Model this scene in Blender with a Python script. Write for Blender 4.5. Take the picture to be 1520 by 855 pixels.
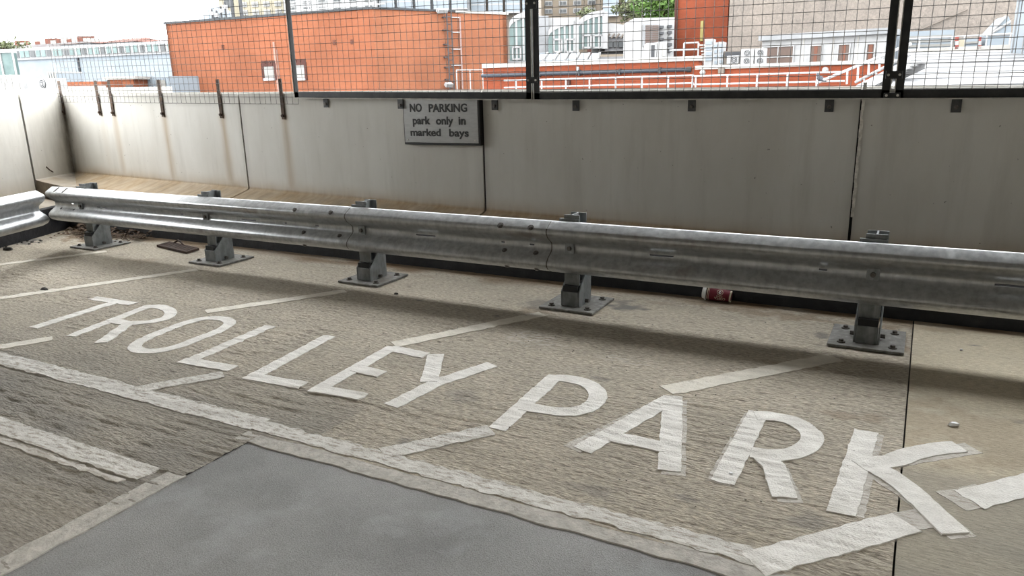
import bpy, bmesh, math, random
import numpy as np
from mathutils import Vector, Matrix

for o in list(bpy.data.objects):
    bpy.data.objects.remove(o, do_unlink=True)
scn = bpy.context.scene
COL = scn.collection
random.seed(7)

# ------------------------------------------------------------------ camera
F_PX = 1114.4785
CAM = np.array([6.613, -4.0793, 1.3362])
pi_, ya_, ro_ = [math.radians(a) for a in (15.0647, -28.7663, -1.4186)]
FW = np.array([math.sin(ya_)*math.cos(pi_), math.cos(ya_)*math.cos(pi_), -math.sin(pi_)])
_rt = np.array([math.cos(ya_), -math.sin(ya_), 0.0])
_up = np.cross(_rt, FW)
RT = _rt*math.cos(ro_) + _up*math.sin(ro_)
UP = -_rt*math.sin(ro_) + _up*math.cos(ro_)
cd = bpy.data.cameras.new('camera')
cd.sensor_width = 36.0
cd.lens = F_PX/1520*36.0
cd.clip_start = 0.05
cd.clip_end = 600
cam = bpy.data.objects.new('camera', cd)
COL.objects.link(cam)
cam.matrix_world = Matrix(((RT[0], UP[0], -FW[0], CAM[0]), (RT[1], UP[1], -FW[1], CAM[1]),
                           (RT[2], UP[2], -FW[2], CAM[2]), (0, 0, 0, 1)))
scn.camera = cam

# ------------------------------------------------------------------ light
world = bpy.data.worlds.new('overcast_sky')
scn.world = world
world.use_nodes = True
bg = world.node_tree.nodes['Background']
bg.inputs[0].default_value = (0.955, 0.98, 1.0, 1)
bg.inputs[1].default_value = 10.0
scn.view_settings.view_transform = 'Standard'
scn.view_settings.look = 'None'
scn.view_settings.gamma = 1
scn.view_settings.use_curve_mapping = False
scn.view_settings.exposure = 0.36

# ------------------------------------------------------------------ measuring helpers (survey of the real planes)
def ray(u, v):
    return FW + RT*(u-760.0)/F_PX - UP*(v-427.5)/F_PX
def onz(u, v, z=0.0):
    d = ray(u, v); return CAM + d*(z-CAM[2])/d[2]
def ony(u, v, y):
    d = ray(u, v); return CAM + d*(y-CAM[1])/d[1]
def fl(u, v):
    p = onz(u, v); return (float(p[0]), float(p[1]))
def far(u, v, t):
    return CAM + ray(u, v)*t

# ------------------------------------------------------------------ noise
def vnoise(x, y, seed=0):
    x = np.asarray(x, float); y = np.asarray(y, float)
    xi = np.floor(x).astype(np.int64); yi = np.floor(y).astype(np.int64)
    fx = x-xi; fy = y-yi
    fx = fx*fx*(3-2*fx); fy = fy*fy*(3-2*fy)
    def h(a, b):
        n = (a*374761393 + b*668265263 + seed*974711) & 0x7fffffff
        n = ((n ^ (n >> 13))*1274126177) & 0x7fffffff
        return ((n ^ (n >> 16)) & 0xffff)/65535.0
    return (h(xi, yi)*(1-fx)+h(xi+1, yi)*fx)*(1-fy) + (h(xi, yi+1)*(1-fx)+h(xi+1, yi+1)*fx)*fy

SEAM_X = 6.657
def floor_h(x, y):
    x = np.asarray(x, float); y = np.asarray(y, float)
    wob = (vnoise(x/0.5, y/0.5, 3)-.5)*0.10 + (vnoise(x/0.13, y/0.13, 13)-.5)*0.03
    yy = y+wob
    r1 = vnoise(x/0.16, yy/0.020, 1)
    r2 = vnoise(x/0.06, yy/0.012, 2)
    lump = vnoise(x/0.6, y/0.4, 5)
    patch = np.clip(vnoise(x/0.5, y/0.3, 6)*1.9-.35, 0.15, 1)
    g = np.clip((r1-.5)*2.4, -1, .5)
    pit = np.clip(vnoise(x/0.05, y/0.03, 9)-.74, 0, 1)*2.5
    near = 1+0.15*np.clip((-1.9-y)/0.5, 0, 1)*(x < 4.4) 
    wallward = np.clip((y+0.9)/0.6, 0, 1)
    a = near*(1-.5*wallward)
    h = a*(0.0045*g*patch + 0.0030*(r2-.6) - 0.006*pit) + 0.003*(lump-.6)
    return np.where(x > SEAM_X, 0.0012*(r1-.5)-0.001, h)

# ------------------------------------------------------------------ object helpers
def link(o):
    COL.objects.link(o); return o
def tag(o, label=None, cat=None, group=None, kind=None):
    if label: o['label'] = label
    if cat: o['category'] = cat
    if group: o['group'] = group
    if kind: o['kind'] = kind
    return o
def empty(name, loc, label=None, cat=None, group=None, kind=None):
    o = bpy.data.objects.new(name, None)
    o.empty_display_size = 0.1
    o.location = [float(a) for a in loc]
    link(o)
    return tag(o, label, cat, group, kind)
def copy_tree(o, parent=None):
    c = o.copy(); link(c); c.parent = parent
    for ch in list(o.children):
        copy_tree(ch, c)
    return c
def wloc(o):
    v = Vector((0, 0, 0))
    while o is not None:
        v = v + o.location; o = o.parent
    return v

class MB:
    def __init__(s): s.v = []; s.f = []
    def add(s, vs, fs):
        n = len(s.v)
        s.v += [tuple(float(c) for c in p) for p in vs]
        s.f += [tuple(i+n for i in f) for f in fs]
        return s
    def box(s, x0, x1, y0, y1, z0, z1):
        return s.add([(x0,y0,z0),(x1,y0,z0),(x1,y1,z0),(x0,y1,z0),(x0,y0,z1),(x1,y0,z1),(x1,y1,z1),(x0,y1,z1)],
                     [(0,3,2,1),(4,5,6,7),(0,1,5,4),(1,2,6,5),(2,3,7,6),(3,0,4,7)])
    def obox(s, o, ax, ay, az):
        """box from corner o with edge vectors ax, ay, az (right handed)"""
        o, ax, ay, az = [np.array(a, float) for a in (o, ax, ay, az)]
        return s.add([o, o+ax, o+ax+ay, o+ay, o+az, o+ax+az, o+ax+ay+az, o+ay+az],
                     [(0,3,2,1),(4,5,6,7),(0,1,5,4),(1,2,6,5),(2,3,7,6),(3,0,4,7)])
    def extrude(s, poly, vec):
        """planar polygon (3d points) extruded by vec, both caps"""
        n = len(poly); vec = np.array(vec, float)
        a = [np.array(p, float) for p in poly]
        b = [p+vec for p in a]
        return s.add(a+b, [tuple(range(n))[::-1], tuple(range(n, 2*n))] + [(i, (i+1) % n, n+(i+1) % n, n+i) for i in range(n)])
    def tube(s, pts, r, n=8, cap=True):
        pts = [np.array(p, float) for p in pts]
        rings = []
        m = len(pts)
        rr = r if isinstance(r, (list, tuple)) else [r]*m
        for i, p in enumerate(pts):
            t = pts[min(i+1, m-1)]-pts[max(i-1, 0)]; t = t/np.linalg.norm(t)
            a = np.array([0, 0, 1.0]) if abs(t[2]) < .9 else np.array([1.0, 0, 0])
            u = np.cross(t, a); u /= np.linalg.norm(u); w = np.cross(t, u)
            rings.append([p+rr[i]*(u*math.cos(2*math.pi*k/n)+w*math.sin(2*math.pi*k/n)) for k in range(n)])
        vs = [q for r_ in rings for q in r_]
        fs = [(i*n+k, (i+1)*n+k, (i+1)*n+(k+1) % n, i*n+(k+1) % n) for i in range(m-1) for k in range(n)]
        if cap: fs += [tuple(range(n)), tuple(range((m-1)*n, m*n))[::-1]]
        return s.add(vs, fs)
    def cyl(s, a, b, r, n=10): return s.tube([a, b], r, n)
    def build(s, name, m, parent=None, smooth=False, bevel=0, label=None, kind=None):
        me = bpy.data.meshes.new(name)
        off = wloc(parent) if parent else Vector((0, 0, 0))
        me.from_pydata([(a-off.x, b-off.y, c-off.z) for a, b, c in s.v], [], s.f)
        me.materials.append(m)
        bm = bmesh.new(); bm.from_mesh(me)
        bmesh.ops.recalc_face_normals(bm, faces=bm.faces)
        if bevel:
            bmesh.ops.bevel(bm, geom=list(bm.edges), offset=bevel, segments=1, affect='EDGES', clamp_overlap=True)
        bm.to_mesh(me); bm.free()
        if smooth:
            for p in me.polygons: p.use_smooth = True
        o = bpy.data.objects.new(name, me)
        link(o)
        if parent: o.parent = parent
        return tag(o, label, kind=kind)

def thing(mb, name, m, label, cat, loc, group=None, smooth=False, bevel=0, kind=None):
    """a top-level thing that is one mesh, its origin at loc"""
    o = mb.build(name, m, None, smooth, bevel)
    o.data.transform(Matrix.Translation(-Vector([float(a) for a in loc])))
    o.location = [float(a) for a in loc]
    return tag(o, label, cat, group, kind)

# ------------------------------------------------------------------ materials
def new_mat(name):
    m = bpy.data.materials.new(name); m.use_nodes = True
    nt = m.node_tree
    return m, nt, nt.nodes, nt.links, nt.nodes['Principled BSDF']
def noise_col(nt, c1, c2, scale, stretch=(1, 1, 1), detail=6, lo=.35, hi=.65, pos=None, rough=.6):
    N, L = nt.nodes, nt.links
    if pos is None:
        pos = N.new('ShaderNodeNewGeometry').outputs['Position']
    mp = N.new('ShaderNodeMapping'); mp.inputs['Scale'].default_value = stretch
    L.new(pos, mp.inputs['Vector'])
    nz = N.new('ShaderNodeTexNoise'); nz.inputs['Scale'].default_value = scale; nz.inputs['Detail'].default_value = detail
    nz.inputs['Roughness'].default_value = rough
    L.new(mp.outputs[0], nz.inputs['Vector'])
    mr = N.new('ShaderNodeMapRange'); mr.inputs[1].default_value = lo; mr.inputs[2].default_value = hi
    L.new(nz.outputs[0], mr.inputs[0])
    if c1 is None: return mr.outputs[0], pos
    mx = N.new('ShaderNodeMix'); mx.data_type = 'RGBA'
    L.new(mr.outputs[0], mx.inputs[0])
    mx.inputs[6].default_value = (*c1, 1) if len(c1) == 3 else c1
    mx.inputs[7].default_value = (*c2, 1) if len(c2) == 3 else c2
    return mx.outputs[2], pos
def mixc(nt, fac, a, b, mode='MIX'):
    mx = nt.nodes.new('ShaderNodeMix'); mx.data_type = 'RGBA'; mx.blend_type = mode
    for i, x in ((0, fac), (6, a), (7, b)):
        if isinstance(x, (int, float)): mx.inputs[i].default_value = x
        elif isinstance(x, tuple): mx.inputs[i].default_value = (*x, 1)
        else: nt.links.new(x, mx.inputs[i])
    return mx.outputs[2]
def bump(nt, b, height, strength, dist):
    bn = nt.nodes.new('ShaderNodeBump'); bn.inputs['Strength'].default_value = strength; bn.inputs['Distance'].default_value = dist
    nt.links.new(height, bn.inputs['Height']); nt.links.new(bn.outputs[0], b.inputs['Normal'])
def attr(nt, name):
    a = nt.nodes.new('ShaderNodeAttribute'); a.attribute_name = name; return a.outputs['Fac']
def mathn(nt, op, a, b=0.5):
    n = nt.nodes.new('ShaderNodeMath'); n.operation = op; n.use_clamp = False
    for i, x in ((0, a), (1, b)):
        if isinstance(x, (int, float)): n.inputs[i].default_value = x
        else: nt.links.new(x, n.inputs[i])
    return n.outputs[0]
def simple(name, c1, c2=None, scale=20, rough=.7, metal=0, stretch=(1, 1, 1), bmp=0, bdist=.002, lo=.35, hi=.65):
    m, nt, N, L, b = new_mat(name)
    c2 = c2 or tuple(x*.8 for x in c1)
    col, pos = noise_col(nt, c1, c2, scale, stretch, lo=lo, hi=hi)
    L.new(col, b.inputs['Base Color'])
    b.inputs['Roughness'].default_value = rough; b.inputs['Metallic'].default_value = metal
    if bmp:
        h, _ = noise_col(nt, None, None, scale*3, stretch, pos=pos)
        bump(nt, b, h, bmp, bdist)
    return m

def mat_floor(name, ca, cb, speck=.5, bmp=.8, groove=.62):
    m, nt, N, L, b = new_mat(name)
    base, pos = noise_col(nt, ca, cb, 1.3, (1, 1.4, 1), detail=8, lo=.3, hi=.7)
    g, _ = noise_col(nt, None, None, 70, (.5, 1.3, 1), detail=4, lo=.28, hi=.7, pos=pos)
    grain = mixc(nt, g, (1-speck, 1-speck, 1-speck), (1.22, 1.21, 1.19))
    col = mixc(nt, 1.0, base, grain, 'MULTIPLY')
    a, _ = noise_col(nt, None, None, 190, (1, 1, 1), detail=2, lo=.60, hi=.72, pos=pos)
    col = mixc(nt, mathn(nt, 'MULTIPLY', a, .55), col, (.06, .052, .043))
    gv, _ = noise_col(nt, None, None, 24, (.42, 1.9, 1), detail=8, lo=.56, hi=.66, pos=pos, rough=.62)
    gm, _ = noise_col(nt, None, None, 2.6, (1, 1, 1), detail=4, lo=.36, hi=.60, pos=pos)
    col = mixc(nt, mathn(nt, 'MULTIPLY', mathn(nt, 'MULTIPLY', gv, mathn(nt, 'ADD', mathn(nt, 'MULTIPLY', gm, .75), .25)), groove), col, (.085, .070, .054))
    col = mixc(nt, attr(nt, 'brown'), col, (.19, .125, .07))
    col = mixc(nt, attr(nt, 'grey'), col, (.17, .165, .155))
    col = mixc(nt, attr(nt, 'pale'), col, (.60, .56, .50))
    L.new(col, b.inputs['Base Color'])
    b.inputs['Roughness'].default_value = .93
    b.inputs['Specular IOR Level'].default_value = .25
    h, _ = noise_col(nt, None, None, 60, (.45, 1.5, 1), detail=6, lo=.3, hi=.7, pos=pos)
    bump(nt, b, h, bmp, .006)
    return m
M_SLAB = mat_floor('tamped_concrete', (.545, .485, .392), (.43, .385, .312), .48, 1.0)
M_SMOOTH = mat_floor('smooth_concrete', (.49, .43, .325), (.385, .345, .268), .22, .35, .25)

def mat_asphalt():
    m, nt, N, L, b = new_mat('grey_screed')
    base, pos = noise_col(nt, (.185, .183, .178), (.31, .306, .298), 1.7, (1, 1, 1), detail=9, lo=.3, hi=.72)
    g, _ = noise_col(nt, None, None, 210, (1, 1, 1), detail=3, lo=.3, hi=.7, pos=pos)
    col = mixc(nt, 1.0, base, mixc(nt, g, (.75, .75, .75), (1.25, 1.25, 1.25)), 'MULTIPLY')
    w, _ = noise_col(nt, None, None, 3.2, (1, 1, 1), detail=9, lo=.54, hi=.76, pos=pos)
    col = mixc(nt, mathn(nt, 'MULTIPLY', w, .55), col, (.40, .41, .415))
    L.new(col, b.inputs['Base Color']); b.inputs['Roughness'].default_value = .85
    bump(nt, b, g, .6, .003)
    return m
M_ASPH = mat_asphalt()
M_EDGE = simple('pale_concrete_edge', (.50, .475, .425), (.34, .32, .285), 24, .9, bmp=.5, bdist=.004)
M_BASE = simple('dark_subfloor', (.05, .045, .04), None, 10, .95)

def mat_paint(name, alpha_lo, c1=(.80, .775, .725), c2=(.62, .595, .545), wear=(.31, .27, .22)):
    m, nt, N, L, b = new_mat(name)
    col, pos = noise_col(nt, c1, c2, 9, (1, 1.6, 1), detail=6)
    sp, _ = noise_col(nt, None, None, 55, (.35, 1.2, 1), detail=7, lo=alpha_lo, hi=alpha_lo+.10, pos=pos, rough=.7)
    col = mixc(nt, sp, col, wear)
    g, _ = noise_col(nt, None, None, 160, (1, 1, 1), detail=2, pos=pos)
    col = mixc(nt, mathn(nt, 'MULTIPLY', g, .22), col, (.42, .39, .34))
    L.new(col, b.inputs['Base Color']); b.inputs['Roughness'].default_value = .75
    bump(nt, b, g, .5, .002)
    return m
M_PAINT = mat_paint('road_paint', .63)
M_PAINT_OLD = mat_paint('worn_road_paint', .50, (.66, .64, .59), (.52, .50, .455))
M_PAINT_GHOST = mat_paint('ghost_road_paint', .50, (.56, .53, .475), (.44, .41, .36))
M_PAINT_LINE = mat_paint('cream_line_paint', .60, (.70, .655, .56), (.57, .53, .45))

def mat_wall():
    m, nt, N, L, b = new_mat('grey_painted_concrete')
    base, pos = noise_col(nt, (.63, .615, .57), (.545, .525, .475), 2.0, (1, 1, .35), detail=6)
    st, _ = noise_col(nt, None, None, 9, (1, 1, .10), detail=7, lo=.52, hi=.78, pos=pos)
    col = mixc(nt, mathn(nt, 'MULTIPLY', st, .35), base, (.36, .34, .295))
    dots, _ = noise_col(nt, None, None, 34, (1, 1, .8), detail=2, lo=.735, hi=.76, pos=pos)
    col = mixc(nt, mathn(nt, 'MULTIPLY', dots, .7), col, (.10, .09, .08))
    br, _ = noise_col(nt, None, None, 24, (1, .35, .12), detail=6, lo=.25, hi=.75, pos=pos)
    brc = mixc(nt, br, (.27, .175, .085), (.44, .34, .215))
    col = mixc(nt, attr(nt, 'rust'), col, brc)
    dk, _ = noise_col(nt, None, None, 14, (1, 1, .35), detail=7, lo=.3, hi=.7, pos=pos)
    col = mixc(nt, mathn(nt, 'MULTIPLY', attr(nt, 'darkening'), mathn(nt, 'ADD', mathn(nt, 'MULTIPLY', dk, .7), .3)), col, (.10, .085, .065))  # dirt, darker corner and the left wall's overall dimming
    yl, _ = noise_col(nt, None, None, 12, (1, 1, 1), detail=5, pos=pos)
    col = mixc(nt, attr(nt, 'lichen'), col, mixc(nt, yl, (.085, .070, .030), (.09, .082, .058)))
    L.new(col, b.inputs['Base Color']); b.inputs['Roughness'].default_value = .72
    bump(nt, b, dk, .12, .003)
    return m
M_WALL = mat_wall()
M_KERB = simple('black_bitumen', (.010, .011, .014), (.03, .03, .034), 9, .6, bmp=.4, bdist=.006, lo=.45, hi=.8)
M_GAP = simple('black_joint', (.012, .011, .010), None, 10, .9)
M_SEAL = simple('white_sealant', (.80, .77, .70), (.5, .47, .42), 30, .8)
M_CEIL = simple('ceiling_concrete', (.34, .33, .31), (.27, .26, .24), 3, .9)

def mat_galv(name, c1=(.45, .462, .465), c2=(.315, .322, .325), metal=.62, rough=.38, rust=.65):
    m, nt, N, L, b = new_mat(name)
    col, pos = noise_col(nt, c1, c2, 28, (1, 1, .7), detail=5)
    st, _ = noise_col(nt, None, None, 22, (1, 1, .12), detail=6, lo=.5, hi=.85, pos=pos)
    col = mixc(nt, mathn(nt, 'MULTIPLY', st, .45), col, (.63, .64, .63))
    ru, _ = noise_col(nt, None, None, 2.6, (1, 1, 3), detail=8, lo=.58, hi=.80, pos=pos)
    col = mixc(nt, mathn(nt, 'MULTIPLY', ru, rust), col, (.20, .13, .085))
    L.new(col, b.inputs['Base Color'])
    b.inputs['Metallic'].default_value = metal
    rr = nt.nodes.new('ShaderNodeMapRange'); rr.inputs[3].default_value = rough-.08; rr.inputs[4].default_value = rough+.15
    L.new(st, rr.inputs[0]); L.new(rr.outputs[0], b.inputs['Roughness'])
    bump(nt, b, st, .06, .002)
    return m
M_GALV = mat_galv('galvanised_steel')
M_GALV_POST = mat_galv('dull_galvanised_steel', (.235, .25, .253), (.16, .17, .173), .45, .55, .35)
M_PLATE = mat_galv('weathered_base_plate', (.20, .195, .18), (.125, .12, .108), .25, .75, .6)
M_BOLT = simple('dark_bolt_steel', (.14, .13, .12), (.08, .07, .06), 60, .55, .5)
M_RUBBER = simple('black_rubber', (.012, .012, .013), None, 30, .6)
M_RUST = simple('rusted_iron', (.075, .042, .028), (.035, .024, .020), 26, .9, bmp=.6, bdist=.003)
M_RUSTSTRAP = simple('rusty_strap', (.045, .034, .028), (.11, .07, .045), 22, .85, .2, bmp=.4)
M_FRAME = simple('black_painted_steel', (.016, .017, .018), (.035, .035, .034), 14, .55, .3)
M_FRAME_EDGE = simple('pale_steel_lit_edge', (.60, .58, .53), (.40, .38, .34), 18, .6, .1)  # pale tone puts light caught along the rail flange into the colour
M_WIRE = simple('wire', (.07, .065, .06), (.12, .11, .10), 30, .6, .5)
M_TAB = simple('grey_steel_tab', (.055, .056, .058), (.09, .088, .085), 25, .6, .4)
M_SIGN = simple('brushed_sign_metal', (.42, .42, .41), (.36, .36, .35), 12, .42, .5, (1, 1, 4))
M_SIGN_BLACK = simple('black_sign_paint', (.010, .010, .010), None, 10, .5)

# ================================================================== THE SETTING
YW = 1.094
def wall_top(x): return 1.350-0.0112*x

floor = empty('floor', (0, 0, 0), 'concrete car park deck with painted bay markings', 'floor', kind='structure')
def grid_mesh(name, xs, ys, zf, m, parent, attrs=None):
    nx, ny = len(xs), len(ys)
    X, Y = np.meshgrid(xs, ys)
    Z = zf(X, Y)
    me = bpy.data.meshes.new(name)
    co = np.stack([X, Y, Z], -1).reshape(-1, 3)
    idx = np.arange(nx*ny).reshape(ny, nx)
    q = np.stack([idx[:-1, :-1], idx[:-1, 1:], idx[1:, 1:], idx[1:, :-1]], -1).reshape(-1, 4)
    me.vertices.add(len(co)); me.vertices.foreach_set('co', co.ravel())
    me.loops.add(q.size); me.loops.foreach_set('vertex_index', q.ravel().astype(np.int32))
    me.polygons.add(len(q)); me.polygons.foreach_set('loop_start', np.arange(0, q.size, 4, dtype=np.int32))
    me.polygons.foreach_set('loop_total', np.full(len(q), 4, dtype=np.int32))
    me.update(calc_edges=True); me.validate()
    for k, fn in (attrs or {}).items():
        a = me.attributes.new(k, 'FLOAT', 'POINT')
        a.data.foreach_set('value', np.clip(fn(X, Y), 0, 1).ravel().astype(np.float32))
    me.materials.append(m)
    for p in me.polygons: p.use_smooth = True
    o = bpy.data.objects.new(name, me); link(o); o.parent = parent
    return o
def blob(X, Y, cx, cy, rx, ry, seed, soft=.5):
    d = np.sqrt(((X-cx)/rx)**2+((Y-cy)/ry)**2) + (vnoise(X/.06, Y/.05, seed)-.5)*1.0 + (vnoise(X/.2, Y/.15, seed+1)-.5)*.6
    return np.clip((1-d)/soft, 0, 1)
def a_brown(X, Y):
    b = np.clip((Y-.36+(vnoise(X/.25, Y/.1, 21)-.5)*.22)/.16, 0, 1)*.95
    for k, (cx, cy, rx, ry, w) in enumerate([(-.6, .45, .45, .3, .7), (5.95, .35, .35, .12, .5), (6.55, .2, .10, .35, .5),
                              (4.6, -.15, .12, .07, .4), (6.2, -.45, .25, .05, .3), (1.0, -.2, .3, .12, .25), (6.45, -.95, .12, .08, .35)]):
        b = np.maximum(b, w*blob(X, Y, cx, cy, rx, ry, 30+k*2))
    return b
def a_grey(X, Y):
    b = np.clip((-1.5-Y)/1.2, 0, .5)*(.55+.7*vnoise(X/.35, Y/.12, 58))*(X < 4.6)+.12*vnoise(X/.3, Y/.1, 59)
    for k, (cx, cy, rx, ry, w) in enumerate([(5.10, .16, .13, .13, .9), (4.55, .02, .10, .16, .6), (6.23, .05, .05, .12, .8), (-.95, -.15, .22, .22, .8),
                              (4.95, -1.95, .07, .05, .7), (4.9, -1.45, .10, .08, .4), (4.15, -1.75, .2, .1, .35), (6.05, -1.86, .05, .03, .6), (5.4, -1.0, .06, .02, .5),
                              (4.45, -.33, .03, .015, .9), (3.8, -.24, .03, .015, .9), (6.4, -1.83, .08, .06, .5), (5.75, -1.95, .12, .06, .5)]):
        b = np.maximum(b, w*blob(X, Y, cx, cy, rx, ry, 60+k*2))
    return b
def a_pale(X, Y):
    sp = (vnoise(X/.018, Y/.012, 90) > .52)
    return sp*(.8*blob(X, Y, 4.83, -.62, .22, .14, 91, .6)+.4*blob(X, Y, 5.35, -.72, .18, .06, 95, .6))
slab_attrs = {'brown': a_brown, 'grey': a_grey, 'pale': a_pale}
E_Y = -2.142
grid_mesh('ribbed_concrete_slab', np.linspace(-2.4, SEAM_X-.003, 566), np.linspace(E_Y, .60, 323), floor_h, M_SLAB, floor, slab_attrs)
grid_mesh('ribbed_concrete_slab', np.linspace(-2.4, 4.374, 424), np.linspace(-3.9, E_Y, 208), floor_h, M_SLAB, floor, slab_attrs)
def g_brown(X, Y):
    return np.maximum(np.clip((Y-.42+(vnoise(X/.25, Y/.1, 21)-.5)*.2)/.14, 0, 1)*.95, .30*blob(X, Y, 7.0, -.9, .8, .35, 40))
def g_grey(X, Y):
    g = np.clip((-1.05-Y+(vnoise(X/.4, Y/.2, 44)-.5)*.5)/.35, 0, 1)*.55*(.6+.4*vnoise(X/.25, Y/.05, 46))
    for cx, cy in ((6.93, .22), (7.18, .02), (7.05, -.72), (7.3, -.5)):
        g = np.maximum(g, blob(X, Y, cx, cy, .022, .014, 47))
    return g
grid_mesh('smooth_concrete_slab', np.linspace(SEAM_X+.003, 11.0, 110), np.linspace(E_Y-.02, .60, 140), floor_h, M_SMOOTH, floor,
          {'brown': g_brown, 'grey': g_grey, 'pale': lambda X, Y: X*0})
mb = MB(); mb.box(4.372, 12, -15, E_Y-.055, -.03, -.004)
mb.build('grey_screed_lane', M_ASPH, floor)
mb = MB(); mb.box(-8, 4.30, -15, -3.88, -.03, -.002)
mb.build('rear_deck', M_SLAB, floor)
mb = MB(); mb.box(10.96, 16, -15, .6, -.03, -.002)
mb.build('side_deck', M_SMOOTH, floor)
mb = MB(); mb.box(-8, -2.38, -4, -.5, -.03, -.002)
mb.build('side_deck', M_SLAB, floor)
mb = MB(); mb.box(-8, 16, -15, YW+.1, -.25, -.032)
mb.build('deck_base', M_BASE, floor)
# pale raised concrete edges round the lane
def rough_strip(x0, x1, y0, y1, z, name, m, jit=.006):
    """straight pale edging with uneven sides, real thickness"""
    mb = MB()
    along_x = (x1-x0) > (y1-y0)
    n = int(max(x1-x0, y1-y0)/.05)
    rows = []
    for i in range(n+1):
        t = i/n
        ja, jb = random.uniform(-jit, jit), random.uniform(-jit, jit)
        if along_x:
            x = x0+(x1-x0)*t; rows.append([(x, y0+ja, -.02), (x, y0+ja, z), (x, y1+jb, z), (x, y1+jb, -.02)])
        else:
            y = y0+(y1-y0)*t; rows.append([(x0+ja, y, -.02), (x0+ja, y, z), (x1+jb, y, z), (x1+jb, y, -.02)])
    vs = [p for r in rows for p in r]
    fs = [(4*i+k, 4*i+4+k, 4*i+5+k, 4*i+1+k) for i in range(n) for k in range(3)]
    mb.add(vs, fs)
    return mb.build(name, m, floor)
rough_strip(4.30, 10.9, E_Y-.062, E_Y+.012, .0005, 'concrete_edging', M_EDGE)
rough_strip(4.292, 4.382, -3.9, -2.50, .001, 'concrete_edging', M_EDGE)

# ------------------------------------------------------------------ painted letters and lines (parts of the floor)
def smooth_path(pts, step=.02):
    pts = [np.array(p, float) for p in pts]
    out = []
    n = len(pts)
    for i in range(n-1):
        p0 = pts[max(i-1, 0)]; p1 = pts[i]; p2 = pts[i+1]; p3 = pts[min(i+2, n-1)]
        k = max(2, int(np.linalg.norm(p2-p1)/step))
        for j in range(k):
            t = j/k
            out.append(.5*((2*p1)+(-p0+p2)*t+(2*p0-5*p1+4*p2-p3)*t*t+(-p0+3*p1-3*p2+p3)*t**3))
    out.append(pts[-1])
    return out
def paint_strip(mb, pts, w, layer=0, step=.012, jit=.003, closed=False, thick=.0022, end_skew=0):
    pts = [np.array(p, float) for p in pts]
    if closed: pts = pts+[pts[0]]
    dense = []
    for a, b in zip(pts[:-1], pts[1:]):
        k = max(1, int(np.linalg.norm(b-a)/step))
        dense += [a+(b-a)*j/k for j in range(k)]
    dense.append(pts[-1])
    n = len(dense); m = max(2, int(w/step))
    vs = []; fs = []
    row = m+3
    for i, p in enumerate(dense):
        if closed:
            t = dense[(i+1) % (n-1)]-dense[(i-1) % (n-1)] if i < n-1 else dense[1]-dense[n-2]
        else:
            t = dense[min(i+1, n-1)]-dense[max(i-1, 0)]
        t = t/np.linalg.norm(t); nn = np.array([-t[1], t[0]])
        ws = w[i] if isinstance(w, list) else w
        for k in range(m+1):
            q = p+nn*ws*(k/m-.5)
            if k in (0, m):
                q = q+nn*(vnoise(q[0]/.03, q[1]/.03, 7+k)-.5)*2*jit
            if not closed and (i < 2 or i > n-3):
                q = q+t*((vnoise(q[0]/.02, q[1]/.02, 17)-.5)*2*jit + end_skew*(k/m-.5))
            z = float(floor_h(q[0], q[1]))*.62+.0008+thick+layer*.0011
            if k == 0: vs.append((q[0]-nn[0]*.0005, q[1]-nn[1]*.0005, z-.012))
            vs.append((q[0], q[1], z))
            if k == m: vs.append((q[0]+nn[0]*.0005, q[1]+nn[1]*.0005, z-.012))
    for i in range(n-1):
        for k in range(row-1):
            a = i*row+k
            fs.append((a, a+row, a+row+1, a+1))
    if not closed:
        for base, sgn in ((0, 1), ((n-1)*row, -1)):
            cap = [base+k for k in range(row)]
            fs.append(tuple(cap[::sgn]))
    mb.add(vs, fs)
def px(c, ox, oy, s):
    return [fl(ox+a/s, oy+b/s) for a, b in c]
A1 = (0, 350, 3.42); A3 = (340, 400, 3.42); A5 = (700, 480, 3.42); A6 = (1000, 560, 2.898)
def letter(ch, strokes, w, desc, ghost=(), mat=None):
    mb = MB()
    for i, (path, org, curve) in enumerate(strokes):
        p = px(path, *org)
        closed = curve == 'closed'
        if curve is True: p = smooth_path(p)
        if closed:
            p = smooth_path(p+[p[0]])[:-1]
        paint_strip(mb, p, w, layer=i, closed=closed)
    o = mb.build('painted_letter', mat or M_PAINT, floor, smooth=False,
                 label=desc)
    if ghost:
        g = MB()
        for i, (path, org, dx, dy) in enumerate(ghost):
            p = [(a+dx, b+dy) for a, b in px(path, *org)]
            paint_strip(g, p, w, thick=-.0002)
        g.build('faded_letter', M_PAINT_GHOST, floor, label='faded older paint showing beside the letter '+ch)
    return o
letter('T', [([(470, 316), (680, 347)], A1, 0), ([(578, 340), (168, 469)], A1, 0)], .074, 'white painted letter T starting the word trolley')
letter('R', [([(745, 362), (358, 511)], A1, 0),
             ([(720, 366), (790, 360), (850, 374), (868, 395), (835, 422), (740, 442), (640, 444), (575, 430)], A1, True),
             ([(655, 445), (512, 546)], A1, 0)], .072, 'white painted letter R, second in the word trolley')
letter('O', [([(1090, 418), (1148, 425), (1165, 446), (1120, 478), (1010, 522), (890, 566), (790, 585), (710, 583), (685, 562), (720, 532), (820, 488), (940, 444), (1030, 422)], A1, 'closed')],
       .072, 'white painted letter O in the word trolley')
letter('L', [([(1372, 458), (965, 634)], A1, 0), ([(925, 632), (1180, 675)], A1, 0)], .076, 'white painted letter L right after the O')
letter('L', [([(510, 338), (120, 547)], A3, 0), ([(92, 543), (378, 590)], A3, 0)], .078, 'white painted letter L right before the E')
letter('E', [([(835, 395), (450, 612)], A3, 0), ([(815, 401), (1000, 437)], A3, 0), ([(640, 505), (778, 534)], A3, 0), ([(425, 606), (682, 650)], A3, 0)],
       .078, 'white painted letter E in the word trolley')
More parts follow.
